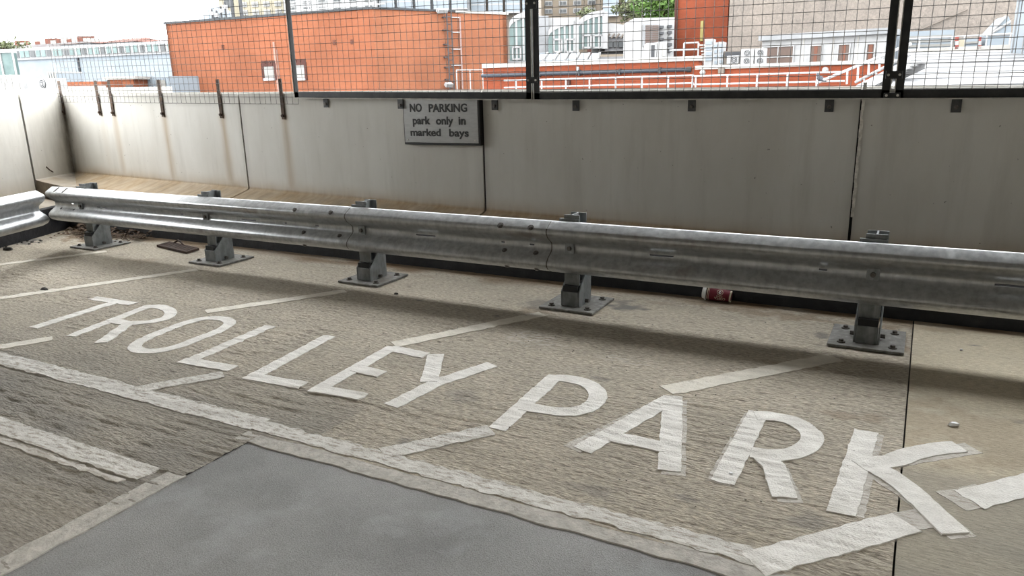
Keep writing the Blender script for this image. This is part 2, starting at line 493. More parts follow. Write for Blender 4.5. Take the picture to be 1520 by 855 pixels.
letter('Y', [([(1335, 482), (1050, 576), (820, 695)], A3, 0), ([(1050, 432), (1015, 572)], A3, 0)], .082, 'white painted letter Y ending the word trolley')
letter('P', [([(430, 265), (128, 540)], A5, 0),
             ([(425, 278), (510, 287), (595, 312), (640, 358), (628, 405), (560, 442), (460, 452), (350, 440), (258, 422)], A5, True)], .080,
       'white painted letter P starting the word park')
letter('A', [([(1008, 385), (560, 645)], A5, 0), ([(1022, 373), (1003, 752)], A5, 0), ([(715, 578), (990, 634)], A5, 0)], .084, 'white painted letter A in the word park',
       ghost=[([(1045, 385), (1025, 770)], A5, .0, .0), ([(990, 400), (520, 640)], A5, -.01, .0)])
letter('R', [([(365, 152), (208, 455)], A6, 0),
             ([(352, 168), (440, 172), (530, 198), (588, 240), (590, 285), (530, 325), (440, 338), (330, 325)], A6, True),
             ([(385, 345), (432, 385), (478, 520)], A6, 0)], .082, 'white painted letter R in the word park',
       ghost=[([(350, 160), (190, 455)], A6, 0, 0), ([(430, 385), (490, 535)], A6, .01, 0)])
letter('K', [([(828, 232), (720, 588)], A6, 0), ([(800, 385), (930, 362), (1080, 318), (1230, 300)], A6, True), ([(870, 395), (985, 465), (1215, 675)], A6, True)], .086,
       'white painted letter K ending the word park, across the slab joint',
       ghost=[([(852, 240), (755, 592)], A6, 0, 0), ([(870, 410), (1010, 500), (1250, 690)], A6, .0, 0), ([(930, 362), (1290, 303)], A6, .0, 0)])

def line(a, b, w, desc, m=M_PAINT_LINE, raw=False, skew=0, jit=.005, layer=0):
    mb = MB()
    p = [a, b] if raw else [fl(*a), fl(*b)]
    paint_strip(mb, p, w, jit=jit, end_skew=skew, layer=layer)
    return mb.build('painted_line', m, floor, label=desc)
line((-60, 400), (158, 373.5), .085, 'cream bay line starting at the corner barrier post')
line((-40, 448.5), (292, 400.5), .088, 'cream bay line starting by the rusty grating')
line((306, 463), (512, 432), .090, 'cream bay line running up to the middle barrier post')
line((584, 512), (806, 466), .095, 'cream bay line above the letters E and Y')
line((990, 580), (1240, 531), .105, 'cream bay line above the letter A', jit=.007)
line((-60, 525), (78, 502.5), .085, 'short bay line below the letter T')
line((188, 581), (331, 556), .088, 'short bay line below the first letter L', M_PAINT_OLD, layer=1)
line((568, 674), (728, 639), .092, 'short bay line below the letter P', M_PAINT_OLD, layer=1)
line((1118, 838), (1345, 776), .112, 'short bay line below the letter K', M_PAINT, layer=1)
line((1330, 776), (1378, 767), .10, 'worn end of the bay line on the smooth slab', M_PAINT_GHOST, layer=-1.6)
line((1438, 742), (1640, 690), .112, 'white bay line on the smooth slab', M_PAINT)
line((1412, 744), (1470, 732), .12, 'faded end of the bay line on the smooth slab', M_PAINT_GHOST, layer=-1.6)
yb_ = -2.075
line((1.5, yb_-.005), (4.30, yb_+.005), .112, 'wide worn white line along the front of the bays', M_PAINT_OLD, True)
line((4.28, yb_-.002), (6.36, yb_-.012), .082, 'wide worn white line beside the grey lane', M_PAINT_OLD, True, jit=.010)
line((2.2, -2.560), (4.245, -2.556), .098, 'white line ending at the corner of the grey lane', M_PAINT_OLD, True)
line((2.2, -2.640), (4.2, -2.634), .03, 'thin sandy edge of the older line', M_PAINT_GHOST, True, jit=.008)

# ------------------------------------------------------------------ walls
CORNER = np.array([-1.86, YW])
DL = np.array([.392, -.92]); DL = DL/np.linalg.norm(DL)      # left wall runs from the corner towards the viewer
NL = np.array([-DL[1], DL[0]])                              # into the car park
STRAPS = [(-1.85, .0), (-1.205, .25), (-.985, .8), (-.193, .95), (.648, 1.0), (1.452, .95)]
# profile of a panel: (distance into the deck from the face, z or 'top')
LEDGE = [(0, .0), (.02, -.013), (.33, -.088), (.345, -.10), (.345, -.185), (.05, -.195)]
def foot(x): return .462-.0245*min(max(x, -1.9), 6.1)
def panel(name, P0, d, n, s0, s1, topf, parent, stains, label=None, drop=0.0):
    """precast panel: face through P0 along d, flaring foot towards n"""
    step = .02
    ns = max(2, int((s1-s0)/step))
    prof = []                              # (offset into deck, z-fraction)
    nz = 36
    rows = []
    for i in range(ns+1):
        s = s0+(s1-s0)*i/ns
        top = topf(s); zf = foot((P0+d*s)[0])-drop
        r = [(-.17, .11), (-.17, top-.012), (-.155, top), (-.012, top), (0, top-.012)]
        r += [(0, top-.012-(top-.012-zf)*k/nz) for k in range(1, nz)]
        LG = [(a, zf+b) for a, b in LEDGE]
        r += LG[:2] + [(LG[1][0]+(LG[2][0]-LG[1][0])*k/8, LG[1][1]+(LG[2][1]-LG[1][1])*k/8) for k in range(1, 8)] + LG[2:]
        rows.append((s, r))
    m = len(rows[0][1])
    off = wloc(parent)
    vs = []; at = {'rust': [], 'darkening': [], 'lichen': []}
    for s, r in rows:
        for j, (o, z) in enumerate(r):
            p = P0+d*s+n*o
            vs.append((p[0]-off.x, p[1]-off.y, z-off.z))
            a = stains(p[0], p[1], z, o, s-s0, s1-s)
            for k in at: at[k].append(min(1, max(0, a.get(k, 0))))
    fs = [(i*m+j, i*m+j+1, (i+1)*m+j+1, (i+1)*m+j) for i in range(ns) for j in range(m-1)]
    fs += [tuple(range(m)), tuple(range(ns*m, ns*m+m))[::-1]]
    fs += [(i*m+m-1, i*m, (i+1)*m, (i+1)*m+m-1) for i in range(ns)]
    me = bpy.data.meshes.new(name); me.from_pydata(vs, [], fs); me.materials.append(M_WALL)
    for k, v in at.items():
        a = me.attributes.new(k, 'FLOAT', 'POINT'); a.data.foreach_set('value', np.array(v, dtype=np.float32))
    bm = bmesh.new(); bm.from_mesh(me); bmesh.ops.recalc_face_normals(bm, faces=bm.faces); bm.to_mesh(me); bm.free()
    o = bpy.data.objects.new(name, me); link(o); o.parent = parent
    if label: o['label'] = label
    return o
def n1(x, y, s): return float(vnoise(x, y, s))
def stains_back(x, y, z, o, sl, sr):
    a = {}
    top = wall_top(x)
    if o < -.001 and z > top-.013: a['lichen'] = 1
    rust = 0
    for sx, w in STRAPS:
        if z < 1.14 and o < .35:
            drift = sx + (1.14-z)*.02
            wid = .030+.018*(1.14-z)+.012*n1(z/.1, sx, 4)
            core = math.exp(-((x-drift)/wid)**2)
            fade = .58-.25*(1.14-z)+.25*n1(x/.02, z/.3, 5)
            rust = max(rust, w*core*fade)
            if o > .01: rust = max(rust, w*.7*math.exp(-((x-drift-o*.35)/.07)**2))
    if o > .001 or z < foot(x)+.005:
        rust = max(rust, .80+.2*n1(x/.1, o/.3, 6))
    else:
        k = max(0, 1-(z-foot(x))/.14); rust = max(rust, (.55+.4*n1(x/.12, z/.06, 7))*k*k*(.6+.5*n1(x/.7, 0, 8)))
    a['rust'] = rust
    darkening = 0
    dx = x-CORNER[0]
    darkening = max(darkening, 1.0*math.exp(-(dx/.11)**2), .35*math.exp(-(dx/.30)**2))  # face darkens towards the corner
    if o < .02 and z > top-.12: darkening = max(darkening, .42*(1-(top-z)/.12)*(.3+n1(x/.05, z/.08, 9)))
    for k in (sl, sr):
        if k < .05 and o < .02: darkening = max(darkening, .30*(1-k/.05))
    if o > .02: darkening = max(darkening, .55*max(0, n1(x/.05, o*.3, 10)-.45)*1.6, .85*math.exp(-(dx/.25)**2))
    a['darkening'] = darkening
    return a
wall_back = empty('wall_back', (3, YW+.1, 0), 'grey concrete parapet wall of precast panels behind the barrier', 'wall', kind='structure')
JX = [-1.86, .897, 3.547, 6.2435, 8.93, 11.6]
for a, b in zip(JX[:-1], JX[1:]):
    panel('concrete_panel', np.array([0, YW]), np.array([1.0, 0]), np.array([0, -1.0]), a+.009 if a > -1 else a-.16, b-.009, wall_top, wall_back, stains_back)
mb = MB()
for x in JX[1:-1]: mb.box(x-.03, x+.03, YW+.012, YW+.15, .28, wall_top(x)-.02)
mb.build('joint_filler', M_GAP, wall_back)
mb = MB(); z = .48
while z < wall_top(6.24)-.03:
    x = 6.2435-.002+.003*random.random()
    mb.box(x, x+.014+.007*random.random(), YW-.004, YW+.02, z, z+.055); z += .055
mb.build('sealant', M_SEAL, wall_back)
mb = MB(); mb.add([(-2.2, .55, -.02), (12, .55, -.02), (12, .74, -.02), (-2.2, .74, -.02), (-2.2, .565, .215), (12, .565, .215), (12, .74, .22), (-2.2, .74, .22)],
                  [(0, 3, 2, 1), (4, 5, 6, 7), (0, 1, 5, 4), (1, 2, 6, 5), (2, 3, 7, 6), (3, 0, 4, 7)])
mb.build('black_kerb', M_KERB, wall_back)
mb = MB(); mb.box(-2.2, 12, .745, YW+.16, .0, .105); mb.build('kerb_backing', M_KERB, wall_back)

wall_left = empty('wall_left', (CORNER[0]+DL[0]*1.5, CORNER[1]+DL[1]*1.5, 0), 'pale concrete parapet wall meeting the long wall at the corner', 'wall', kind='structure')
def stains_left(x, y, z, o, sl, sr):
    a = {}
    if o < -.001 and z > 1.35: a['lichen'] = 1
    s = np.hypot(x-CORNER[0], y-CORNER[1])
    if o > .001: a['rust'] = .35+.4*n1(s/.1, o/.3, 11)
    else: a['rust'] = .25*max(0, 1-(z-.46)/.10)
    a['darkening'] = max(.16, 1.0 if sr < .002 and o > .01 else 0, 1.0*math.exp(-(s/.10)**2), .40*math.exp(-(s/.35)**2)*(1 if z < 1.3 else .6), .9*math.exp(-(s/.35)**2) if o > .02 else 0)  # even base darkening tones down the overlit left wall; darker corner and end
    return a
def left_top(s): return 1.380
# where the joint of the left wall stands
def on_left(u, v):
    d = ray(u, v); A = np.array([[d[0], -DL[0]], [d[1], -DL[1]]])
    t, s = np.linalg.solve(A, CORNER-CAM[:2]); return float(s), float(CAM[2]+t*d[2])
sj = .5*(on_left(22, 140)[0]+on_left(57, 265)[0])
panel('concrete_panel', CORNER, DL, NL, .0, sj-.012, left_top, wall_left, stains_left)
panel('concrete_panel', CORNER, DL, NL, sj+.016, sj+2.65, left_top, wall_left, stains_left, drop=.17)
mb = MB(); p = CORNER+DL*(sj+2.67)-NL*.17; mb.obox((p[0], p[1], -.03), (DL[0]*13, DL[1]*13, 0), (NL[0]*.17, NL[1]*.17, 0), (0, 0, 2.35)); mb.build('light_block_run', M_CEIL, wall_left)  # unseen run raised to full height to block light from the left
mb = MB()
p = CORNER+DL*(sj-.02); q = p-NL*.15
mb.obox((q[0], q[1], .3), (DL[0]*.045, DL[1]*.045, 0), (NL[0]*.13, NL[1]*.13, 0), (0, 0, 1.05)); mb.build('joint_filler', M_GAP, wall_left)
KL = np.array([-.83, -.357])
k0 = KL-DL*1.05; k1 = KL+DL*2.6
mb = MB(); nb = -NL*.36
mb.add([(*k0, -.02), (*k1, -.02), (*(k1+nb), -.02), (*(k0+nb), -.02), (*k0, .25), (*k1, .25), (*(k1+nb), .255), (*(k0+nb), .255)],
       [(0, 3, 2, 1), (4, 5, 6, 7), (0, 1, 5, 4), (1, 2, 6, 5), (2, 3, 7, 6), (3, 0, 4, 7)])
mb.build('black_kerb', M_KERB, wall_left)

# deck above: a slab on a beam line, open over the corner bay
ceiling = empty('ceiling', (5, -5, 3.0), 'concrete soffit of the parking deck above', 'ceiling', kind='structure')
ZC_ = 2.32
mb = MB(); mb.extrude([(-1.33, YW+.14, ZC_), (16.2, YW+.14, ZC_), (16.2, -15.2, ZC_), (4.6, -15.2, ZC_), (-1.05, -1.7, ZC_), (-1.6, .2, ZC_)], (0, 0, .3)); mb.build('deck_slab', M_CEIL, ceiling)
wall_right = empty('wall_right', (16.1, -7, 0), 'unseen end wall added to close the car park to side light', 'wall', kind='structure')
mb = MB(); mb.box(16, 16.2, -15, YW+.1, -.03, 2.32); mb.build('wall_face', M_CEIL, wall_right)  # added out of view to enclose the deck and hold back light
wall_front = empty('wall_front', (4, -15.1, 0), 'unseen full-height wall added to shut out light from the far side', 'wall', kind='structure')
mb = MB(); mb.box(-8, 16.2, -15.2, -15, -.03, 2.32); mb.build('wall_face', M_CEIL, wall_front)  # closed up to the slab to cut ambient light

# added fill lamps, out of view, to brighten the foreground
M_FIT = simple('fill_lamp_housing', (.7, .7, .68), None, 10, .5)
M_TUBE, _nt, _n, _l, _b = new_mat('fill_lamp_tube'); _b.inputs['Emission Color'].default_value = (1, .95, .86, 1); _b.inputs['Emission Strength'].default_value = 6
def fill_lamp(x, y, label, power):
    t = empty('added_fill_lamp', (x, y, ZC_), label, 'added fill light', 'added fill lamps along the aisle')
    b = MB(); b.box(x-.75, x+.75, y-.05, y+.05, ZC_-.06, ZC_-.001); b.build('housing', M_FIT, t, bevel=.004)
    b = MB(); b.cyl((x-.70, y, ZC_-.085), (x+.70, y, ZC_-.085), .018, 10); b.build('tube', M_TUBE, t)
    ld_ = bpy.data.lights.new('fill_light', 'AREA'); ld_.shape = 'RECTANGLE'; ld_.size = 1.4; ld_.size_y = .1; ld_.energy = power; ld_.spread = math.radians(138); ld_.color = (1, .95, .86)
    lo = bpy.data.objects.new('fill_light', ld_); link(lo); lo.parent = t; lo.location = (0, 0, -.11)
for bx, lab in ((1.6, 'added fill lamp over the aisle near the left wall'), (5.2, 'added fill lamp over the aisle behind the grey lane corner'), (8.8, 'added fill lamp over the aisle by the smooth slab')):
    fill_lamp(bx, -5.3, lab, 20 if bx < 2 else 46 if bx < 6 else 72)

# ================================================================== FENCE
def wire_grid(mb, x0, x1, z0f, z1, y, px_, pz_, r, jitter=.002):
    x = x0
    while x <= x1+1e-6:
        j = random.uniform(-jitter, jitter)
        mb.tube([(x+j, y, z0f(x)), (x-j, y, z1)], r, 4, False); x += px_
    z = z0f(.5*(x0+x1)); k = 0
    while z < z1:
        dz0 = z0f(x0)-z0f(.5*(x0+x1)); dz1 = z0f(x1)-z0f(.5*(x0+x1))
        mb.tube([(x0, y-.003, z+dz0), (x1, y-.003, z+dz1)], r, 4, False); z += pz_
    return mb
ZT = 2.30
def framed_panel(x0, x1, zb0, zb1, label, tabs, loops=True):
    t = empty('mesh_fence_panel', (.5*(x0+x1), YW-.04, .5*(zb0+zb1)), label, 'fence panel', 'framed wire mesh panels on the wall')
    zb = lambda x: zb0+(zb1-zb0)*(x-x0)/(x1-x0)
    yf = YW-.055                      # front leg of the angle iron
    def bar(pts, name, m=M_FRAME): 
        return pts.build(name, m, t)
    w = .047
    fr = MB(); fr.extrude([(x0, yf, zb0), (x1, yf, zb1), (x1, yf, zb1+w), (x0, yf, zb0+w)], (0, .006, 0))
    fr.extrude([(x0, yf+.0, zb0), (x1, yf+.0, zb1), (x1, yf+.0, zb1+.005), (x0, yf+.0, zb0+.005)], (0, .045, 0))
    bar(fr, 'bottom_rail')
    ed = MB(); ed.extrude([(x0, yf-.022, zb0-.006), (x1, yf-.022, zb1-.006), (x1, yf-.022, zb1+.001), (x0, yf-.022, zb0+.001)], (0, .024, 0)); bar(ed, 'rail_edge', M_FRAME_EDGE)  # flange coloured pale to stand for light caught from the floor
    for xa, xb, s in ((x0, x0+w, 1), (x1-w, x1, -1)):
        u = MB(); u.box(xa, xb, yf, yf+.006, zb(xa)+.0, ZT)
        if s > 0: u.box(xa, xa+.006, yf, yf+.042, zb(xa), ZT)
        else: u.box(xb-.006, xb, yf, yf+.042, zb(xb), ZT)
        bar(u, 'upright')
        e = MB()
        xe = xa if s > 0 else xb
        e.box(xe-.003, xe+.003, yf-.004, yf, zb(xe), ZT); bar(e, 'upright_edge', M_FRAME_EDGE)
    tp = MB(); tp.box(x0, x1, yf, yf+.006, ZT-w, ZT); bar(tp, 'top_rail')
    bk = MB(); bk.extrude([(x0, yf+.008, zb0+.012), (x1, yf+.008, zb1+.012), (x1, yf+.008, zb1+.05), (x0, yf+.008, zb0+.05)], (0, .004, 0)); bar(bk, 'clamping_strip', M_TAB)
    g = MB(); wire_grid(g, x0+.03, x1-.03, lambda x: zb(x)+.01, ZT-.01, yf+.018, .0605, .0625, .0021)
    g.build('wire_mesh', M_WIRE, t, kind='stuff')
    for tx in tabs:
        b = MB(); z1 = zb(tx)+.002
        yo = -.052 if abs(tx-2.81) < .01 else 0
        b.box(tx-.026, tx+.026, YW-.012+yo, YW-.002+yo, z1-.085, z1); b.box(tx-.026, tx+.026, YW-.05, YW-.002, z1-.006, z1)
        bo = b.build('fixing_tab', M_TAB, t)
        n = MB(); n.cyl((tx, YW-.026+yo, z1-.055), (tx, YW-.012+yo, z1-.055), .013, 6); n.build('bolt', M_BOLT, bo)
    return t
fB = framed_panel(1.655, 4.012, 1.282, 1.236, 'black framed wire mesh panel above the no parking sign', [1.97, 2.81, 3.665])
fC = framed_panel(4.028, 6.396, 1.234, 1.212, 'black framed wire mesh panel between the two pairs of frame uprights', [4.345, 5.197, 6.061])
fD = framed_panel(6.420, 8.772, 1.211, 1.190, 'black framed wire mesh panel right of the sealed wall joint', [6.747, 7.55, 8.35])
def clamp(par, xc, z, h, label=None):
    c = MB(); y = YW-.067
    c.box(xc-.045, xc+.045, y, y+.012, z-h/2, z+h/2)
    o = c.build('joining_plate', M_FRAME, par, bevel=.002)
    for s in (-1, 1):
        b = MB(); b.cyl((xc+s*.03, y-.008, z), (xc+s*.03, y, z), .008, 6); b.build('bolt', M_FRAME_EDGE, o)
for u, v, par, xc in ((790, 119, fB, 4.02), (788, 5, fB, 4.02), (1331, 111, fC, 6.408)):
    clamp(par, xc, float(ony(u, v, YW-.06)[2]), .045 if v > 50 else .075)
clamp(fC, 6.408, 1.228, .03)

# unframed mesh bolted to straps
fA = empty('strap_mesh_fence', (-.1, YW-.03, 1.28), 'unframed wire mesh fence bolted to rusty straps near the corner', 'fence panel')
g = MB(); zbA = lambda x: 1.252-.0158*x
wire_grid(g, -1.84, 1.69, zbA, 2.30, YW-.045, .0665, .0605, .0021)
g.build('wire_mesh', M_WIRE, fA, kind='stuff')
for i, (sx, w) in enumerate(STRAPS):
    zt = 1.475-.0175*sx; z0 = 1.135-.0165*sx
    b = MB(); lean = .004
    b.box(sx-.019, sx+.019, YW-.013, YW-.003, z0-.02, zt)
    o = b.build('strap', M_RUSTSTRAP, fA)
    n = MB(); n.cyl((sx, YW-.030, z0+.012), (sx, YW-.012, z0+.012), .014, 6); n.build('bolt', M_RUST, o)

# ================================================================== SIGN
ys = YW-.05
sg = empty('parking_sign', (3.18, ys, .905), 'grey metal no parking sign with black lettering on the wall', 'sign')
x0, x1 = 2.822, 3.530; z0, z1 = .907, 1.262
b = MB(); b.box(x0-.004, x1+.020, ys+.004, YW-.003, z0-.018, z1+.012); b.build('backing_panel', M_SIGN_BLACK, sg, bevel=.004)
b = MB(); b.box(x0+.006, x1+.004, ys, ys+.006, z0, z1+.010); b.build('sign_plate', M_SIGN, sg, bevel=.0025)
for xx, zz in ((x0+.035, z0+.022), (x1-.025, z0+.022)):
    b = MB(); b.cyl((xx, ys-.004, zz), (xx, ys, zz), .007, 8); b.build('screw', M_FRAME_EDGE, sg)
def text_mesh(body, offset=0.0):
    cu = bpy.data.curves.new('txt', 'FONT'); cu.body = body; cu.size = 1; cu.offset = offset; cu.resolution_u = 4
    to = bpy.data.objects.new('txt', cu); link(to)
    bpy.context.view_layer.update()
    me = bpy.data.meshes.new_from_object(to.evaluated_get(bpy.context.evaluated_depsgraph_get()))
    v = np.array([tuple(p.co)[:2] for p in me.vertices]); f = [tuple(p.vertices) for p in me.polygons]
    bpy.data.objects.remove(to); bpy.data.meshes.remove(me); bpy.data.curves.remove(cu)
    return v, f
def sign_word(body, ul, ur, vt, vb, low=0.0):
    """letters fitted between measured left, right, top and base lines on the sign face"""
    v, f = text_mesh(body, .028)
    mn, mx = v.min(0), v.max(0)
    X0 = float(ony(ul, vb, ys)[0]); X1 = float(ony(ur, vb, ys)[0])
    Zt = float(ony(.5*(ul+ur), vt, ys)[2]); Zb = float(ony(.5*(ul+ur), vb, ys)[2])
    cap = mx[1]
    x = X0+(v[:, 0]-mn[0])/(mx[0]-mn[0])*(X1-X0)
    z = Zb+v[:, 1]/cap*(Zt-Zb)
    m = MB(); m.add(np.stack([x, np.full(len(x), ys-.0012), z], -1), f)
    o = m.build('sign_word', M_SIGN_BLACK, sg)
    sol = o.modifiers.new('thickness', 'SOLIDIFY'); sol.thickness = .002; sol.offset = 0
for a in (('NO', 608.6, 626.4, 153.6, 165.6), ('PARKING', 636.7, 693.5, 153.8, 165.8), ('park', 613, 639, 172.6, 184.2), ('only', 647.5, 673, 173, 184.5),
          ('in', 681, 691.3, 173.4, 184.8), ('marked', 609.8, 654.6, 190.9, 201.6), ('bays', 667, 696, 191.4, 202.4)):
    sign_word(*a)

# ================================================================== BARRIER
ZT_B, ZB_B = .541, .228
ZC = .5*(ZT_B+ZB_B); HS = (ZT_B-ZB_B)/.310
# cross-section of the two-wave beam, (forward, up); forward is towards the parking bays
PROF = [(-.004, .155), (.004, .155), (.008, .153), (.066, .119), (.071, .115), (.076, .107), (.077, .098), (.073, .084), (.056, .062), (.030, .044), (.010, .030), (.001, .018), (.000, .006),
        (.000, -.006), (.001, -.018), (.010, -.030), (.030, -.044), (.058, -.062), (.076, -.082), (.080, -.098), (.074, -.114), (.058, -.130), (.010, -.152), (.000, -.155)]
def beam_obj(root, o, d, n, length, slots, holes=(), lap=0, name='beam', flare=0):
    """two-wave beam from o along d (unit xy), waves facing n; slots = [(s0, s1)] cut through the valley"""
    cuts = {0.0, length}
    for a, b in slots: cuts |= {a, b}
    for a, b, j in holes: cuts |= {a, b}
    n_ = int(length/.1)
    for i in range(n_+1): cuts.add(length*i/n_)
    cuts = sorted(cuts)
    prof = PROF
    VJ = 12                                   # profile segment lying in the valley
    vs = []
    for s in cuts:
        for (f, z) in prof:
            p = o+d*s+n*(f+lap)
            vs.append((p[0], p[1], ZC+z*HS*(1+lap*.5)))
    m = len(prof); fs = []
    for i in range(len(cuts)-1):
        mid = .5*(cuts[i]+cuts[i+1])
        for j in range(m-1):
            if j == VJ and any(a < mid < b for a, b in slots): continue
            if any(a < mid < b and j == jj for a, b, jj in holes): continue
            fs.append((i*m+j, i*m+j+1, (i+1)*m+j+1, (i+1)*m+j))
    mb = MB(); mb.add(vs, fs)
    ob = mb.build(name, M_GALV, root, smooth=True)
    sol = ob.modifiers.new('sheet', 'SOLIDIFY'); sol.thickness = .004; sol.offset = 0
    es = ob.modifiers.new('edges', 'EDGE_SPLIT'); es.split_angle = math.radians(38)
    return ob
def prof_at(z):
    for (f0, a), (f1, b) in zip(PROF[1:-1], PROF[2:]):
        if b <= z <= a:
            t = (z-a)/(b-a) if b != a else 0
            return f0+(f1-f0)*t, np.array([a-b, (f1-f0)])    # forward, (normal f, normal z)
    return 0, np.array([1, 0])
def beam_bolt(root, o, d, n, s, z, r=.012, h=.012, lap=0, name='bolt'):
    f, nv = prof_at(z); nv = nv/np.linalg.norm(nv)
    p = o+d*s+n*(f+lap)
    a = np.array([p[0], p[1], ZC+z*HS]); v = np.array([n[0]*nv[0], n[1]*nv[0], nv[1]])
    mb = MB(); mb.cyl(a-v*.002, a+v*h, r, 6)
    mb.cyl(a-v*.002, a+v*.003, r*1.5, 10)
    return mb.build(name, M_BOLT, root)
def washer(root, o, d, n, s, lap=0):
    p = o+d*s+n*(.010+lap)
    mb = MB(); e = .030
    mb.obox((p[0]-d[0]*e, p[1]-d[1]*e, ZC-e), (d[0]*2*e, d[1]*2*e, 0), (-n[0]*.005, -n[1]*.005, 0) if False else (n[0]*.005, n[1]*.005, 0), (0, 0, 2*e))
    w = mb.build('square_washer', M_GALV_POST, root, bevel=.001)
    b = MB(); a = np.array([p[0]+n[0]*.005, p[1]+n[1]*.005, ZC]); b.cyl(a, a+np.array([n[0], n[1], 0])*.012, .013, 10); b.build('bolt', M_BOLT, w)
DX = np.array([1.0, 0]); NF = np.array([0, -1.0])
YB = -.012
XS1, XS2 = 3.115, 4.675          # visible lap joints
XL = -.425
r1 = empty('guard_rail', (1.3, YB, 0), 'corrugated steel guard rail ending at the wall corner', 'guard rail', 'long back barrier rails')
o1 = np.array([XL, YB])
beam_obj(r1, o1, DX, NF, 3.25-XL, [(1.18-XL-.16, 1.18-XL+.0), (.74+.02, .74+.16)] if False else [(.62, .76), (2.42, 2.58)], holes=[(.105, .13, 2), (.235, .26, 2), (.25, .285, 11), (.10, .125, 15), (.29, .315, 15), (1.72, 1.755, 12), (2.86, 2.90, 12), (3.18, 3.215, 12)])
for s in (3.06, 3.40): beam_bolt(r1, o1, DX, NF, s, .118)
for s, z in ((3.10, -.05), (3.44, -.05), (3.10, -.137)): beam_bolt(r1, o1, DX, NF, s, z)
for s in (.40, 2.03): washer(r1, o1, DX, NF, s)
r2 = empty('guard_rail', (3.9, YB, 0), 'short middle length of guard rail between the two lap joints', 'guard rail', 'long back barrier rails')
o2 = np.array([XS1, YB-.006])
beam_obj(r2, o2, DX, NF, XS2+.25-XS1, [(.54, .70)], holes=[(1.20, 1.225, 12), (1.40, 1.435, 12)])
for s in (1.235, 1.445): beam_bolt(r2, o2, DX, NF, s, .118, r=.014)
for s, z in ((1.24, -.045), (1.46, -.045), (1.26, -.138), (1.47, -.138)): beam_bolt(r2, o2, DX, NF, s, z)
washer(r2, o2, DX, NF, .085)
r3 = empty('guard_rail', (7.3, YB, 0), 'long guard rail in front of the fallen coffee cup', 'guard rail', 'long back barrier rails')
o3 = np.array([XS2, YB-.012])
beam_obj(r3, o3, DX, NF, 6.2, [(.615, .755), (2.29, 2.62)], holes=[(1.52, 1.56, 12), (3.3, 3.34, 12)])
washer(r3, o3, DX, NF, .12); washer(r3, o3, DX, NF, 1.775); washer(r3, o3, DX, NF, 3.4)
def lap_shadow_line(root, o):
    """dark strip standing in for the shadow gap and dirt line at a lap"""
    mb = MB(); n_ = len(PROF); w = .006
    vs = [(o[0]+dx, o[1]-(f+.0035), ZC+z*HS) for dx in (-w, .001) for f, z in PROF]
    vs += [(o[0]+dx, o[1]-(f-.006), ZC+z*HS) for dx in (-w, .001) for f, z in PROF]
    fs = [(i, i+1, n_+i+1, n_+i) for i in range(n_-1)]+[(i, i+1, 2*n_+i+1, 2*n_+i) for i in range(n_-1)]+[(n_+i, n_+i+1, 3*n_+i+1, 3*n_+i) for i in range(n_-1)]
    mb.add(vs, fs); mb.build('lap_shadow_line', M_BOLT, root, label='dark strip for the shadow gap and dirt at the lapped sheets')
lap_shadow_line(r2, o2); lap_shadow_line(r3, o3)  # dark strips draw the shadow and dirt at both laps
# rail on the left wall
r4 = empty('guard_rail', (-.1, -.5, 0), 'steel guard rail running beside the pale left wall', 'guard rail')
PL = KL+NL*.555
def on_line(u, v, P, D):
    d = ray(u, v); A = np.array([[d[0], -D[0]], [d[1], -D[1]]]); t, s = np.linalg.solve(A, P-CAM[:2]); return float(s)
sL = on_line(58, 310, PL, DL)
oL = PL+DL*sL
beam_obj(r4, oL+DL*3.0, -DL, NL, 3.0, [(1.2, 1.36)])

def make_post():
    t = empty('barrier_post', (0, 0, 0), None, 'barrier post', 'posts carrying the back barrier')
    b = MB(); b.box(-.178, .178, -.098, .268, 0.0, .014); pl = b.build('base_plate', M_PLATE, t, bevel=.002)
    for x in (-.115, .125):
        for y in (-.045, .20):
            n = MB(); n.cyl((x, y, .014), (x, y, .020), .021, 10); n.cyl((x, y, .020), (x, y, .032), .013, 6); n.build('anchor_bolt', M_BOLT, pl)
    b = MB(); b.box(-.052, .052, -.022, -.014, .014, .106); b.build('front_plate', M_GALV_POST, t, bevel=.002)
    for s in (-1, 1):
        xa = s*.054
        b = MB(); b.extrude([(xa, -.022, .014), (xa, .165, .014), (xa, .165, .275), (xa, .145, .275), (xa, -.022, .106)], (s*.007, 0, 0)); g = b.build('gusset', M_GALV_POST, t)
        n = MB(); n.cyl((xa+s*.005, .075, .034), (xa+s*.03, .075, .034), .012, 6); n.build('bolt', M_BOLT, g)
    b = MB(); b.box(-.047, .047, -.019, .10, .100, .142); b.build('rubber_pad', M_RUBBER, t)
    # I-section upright
    b = MB(); w = .05; y0, y1 = .008, .118; z0, z1 = .150, .578
    b.box(-w, w, y0, y0+.008, z0, z1); b.box(-w, w, y1-.008, y1, z0, z1); b.box(-.004, .004, y0, y1, z0, z1)
    b.build('upright', M_GALV_POST, t)
    b = MB(); b.box(-.048, .048, .012, .11, .142, .152); b.build('pad_cap', M_GALV_POST, t)
    b = MB(); b.box(-.075, .052, -.008, .006, .30, .556); b.build('spacer_plate', M_GALV_POST, t)
    return t
post = make_post()
PX = [(0.0, 'first barrier post standing beside the dead leaves in the corner'), (1.6, 'barrier post just right of the rusty grating'),
      (3.18, 'barrier post under the lap joint nearer the corner'), (4.79, 'barrier post under the lap joint beside the grey floor stain'),
      (6.448, 'barrier post right of the coffee cup, by the slab joint')]
for i, (x, lab) in enumerate(PX):
    o = post if i == 0 else copy_tree(post)
    o.location = (x, 0, .002); o['label'] = lab

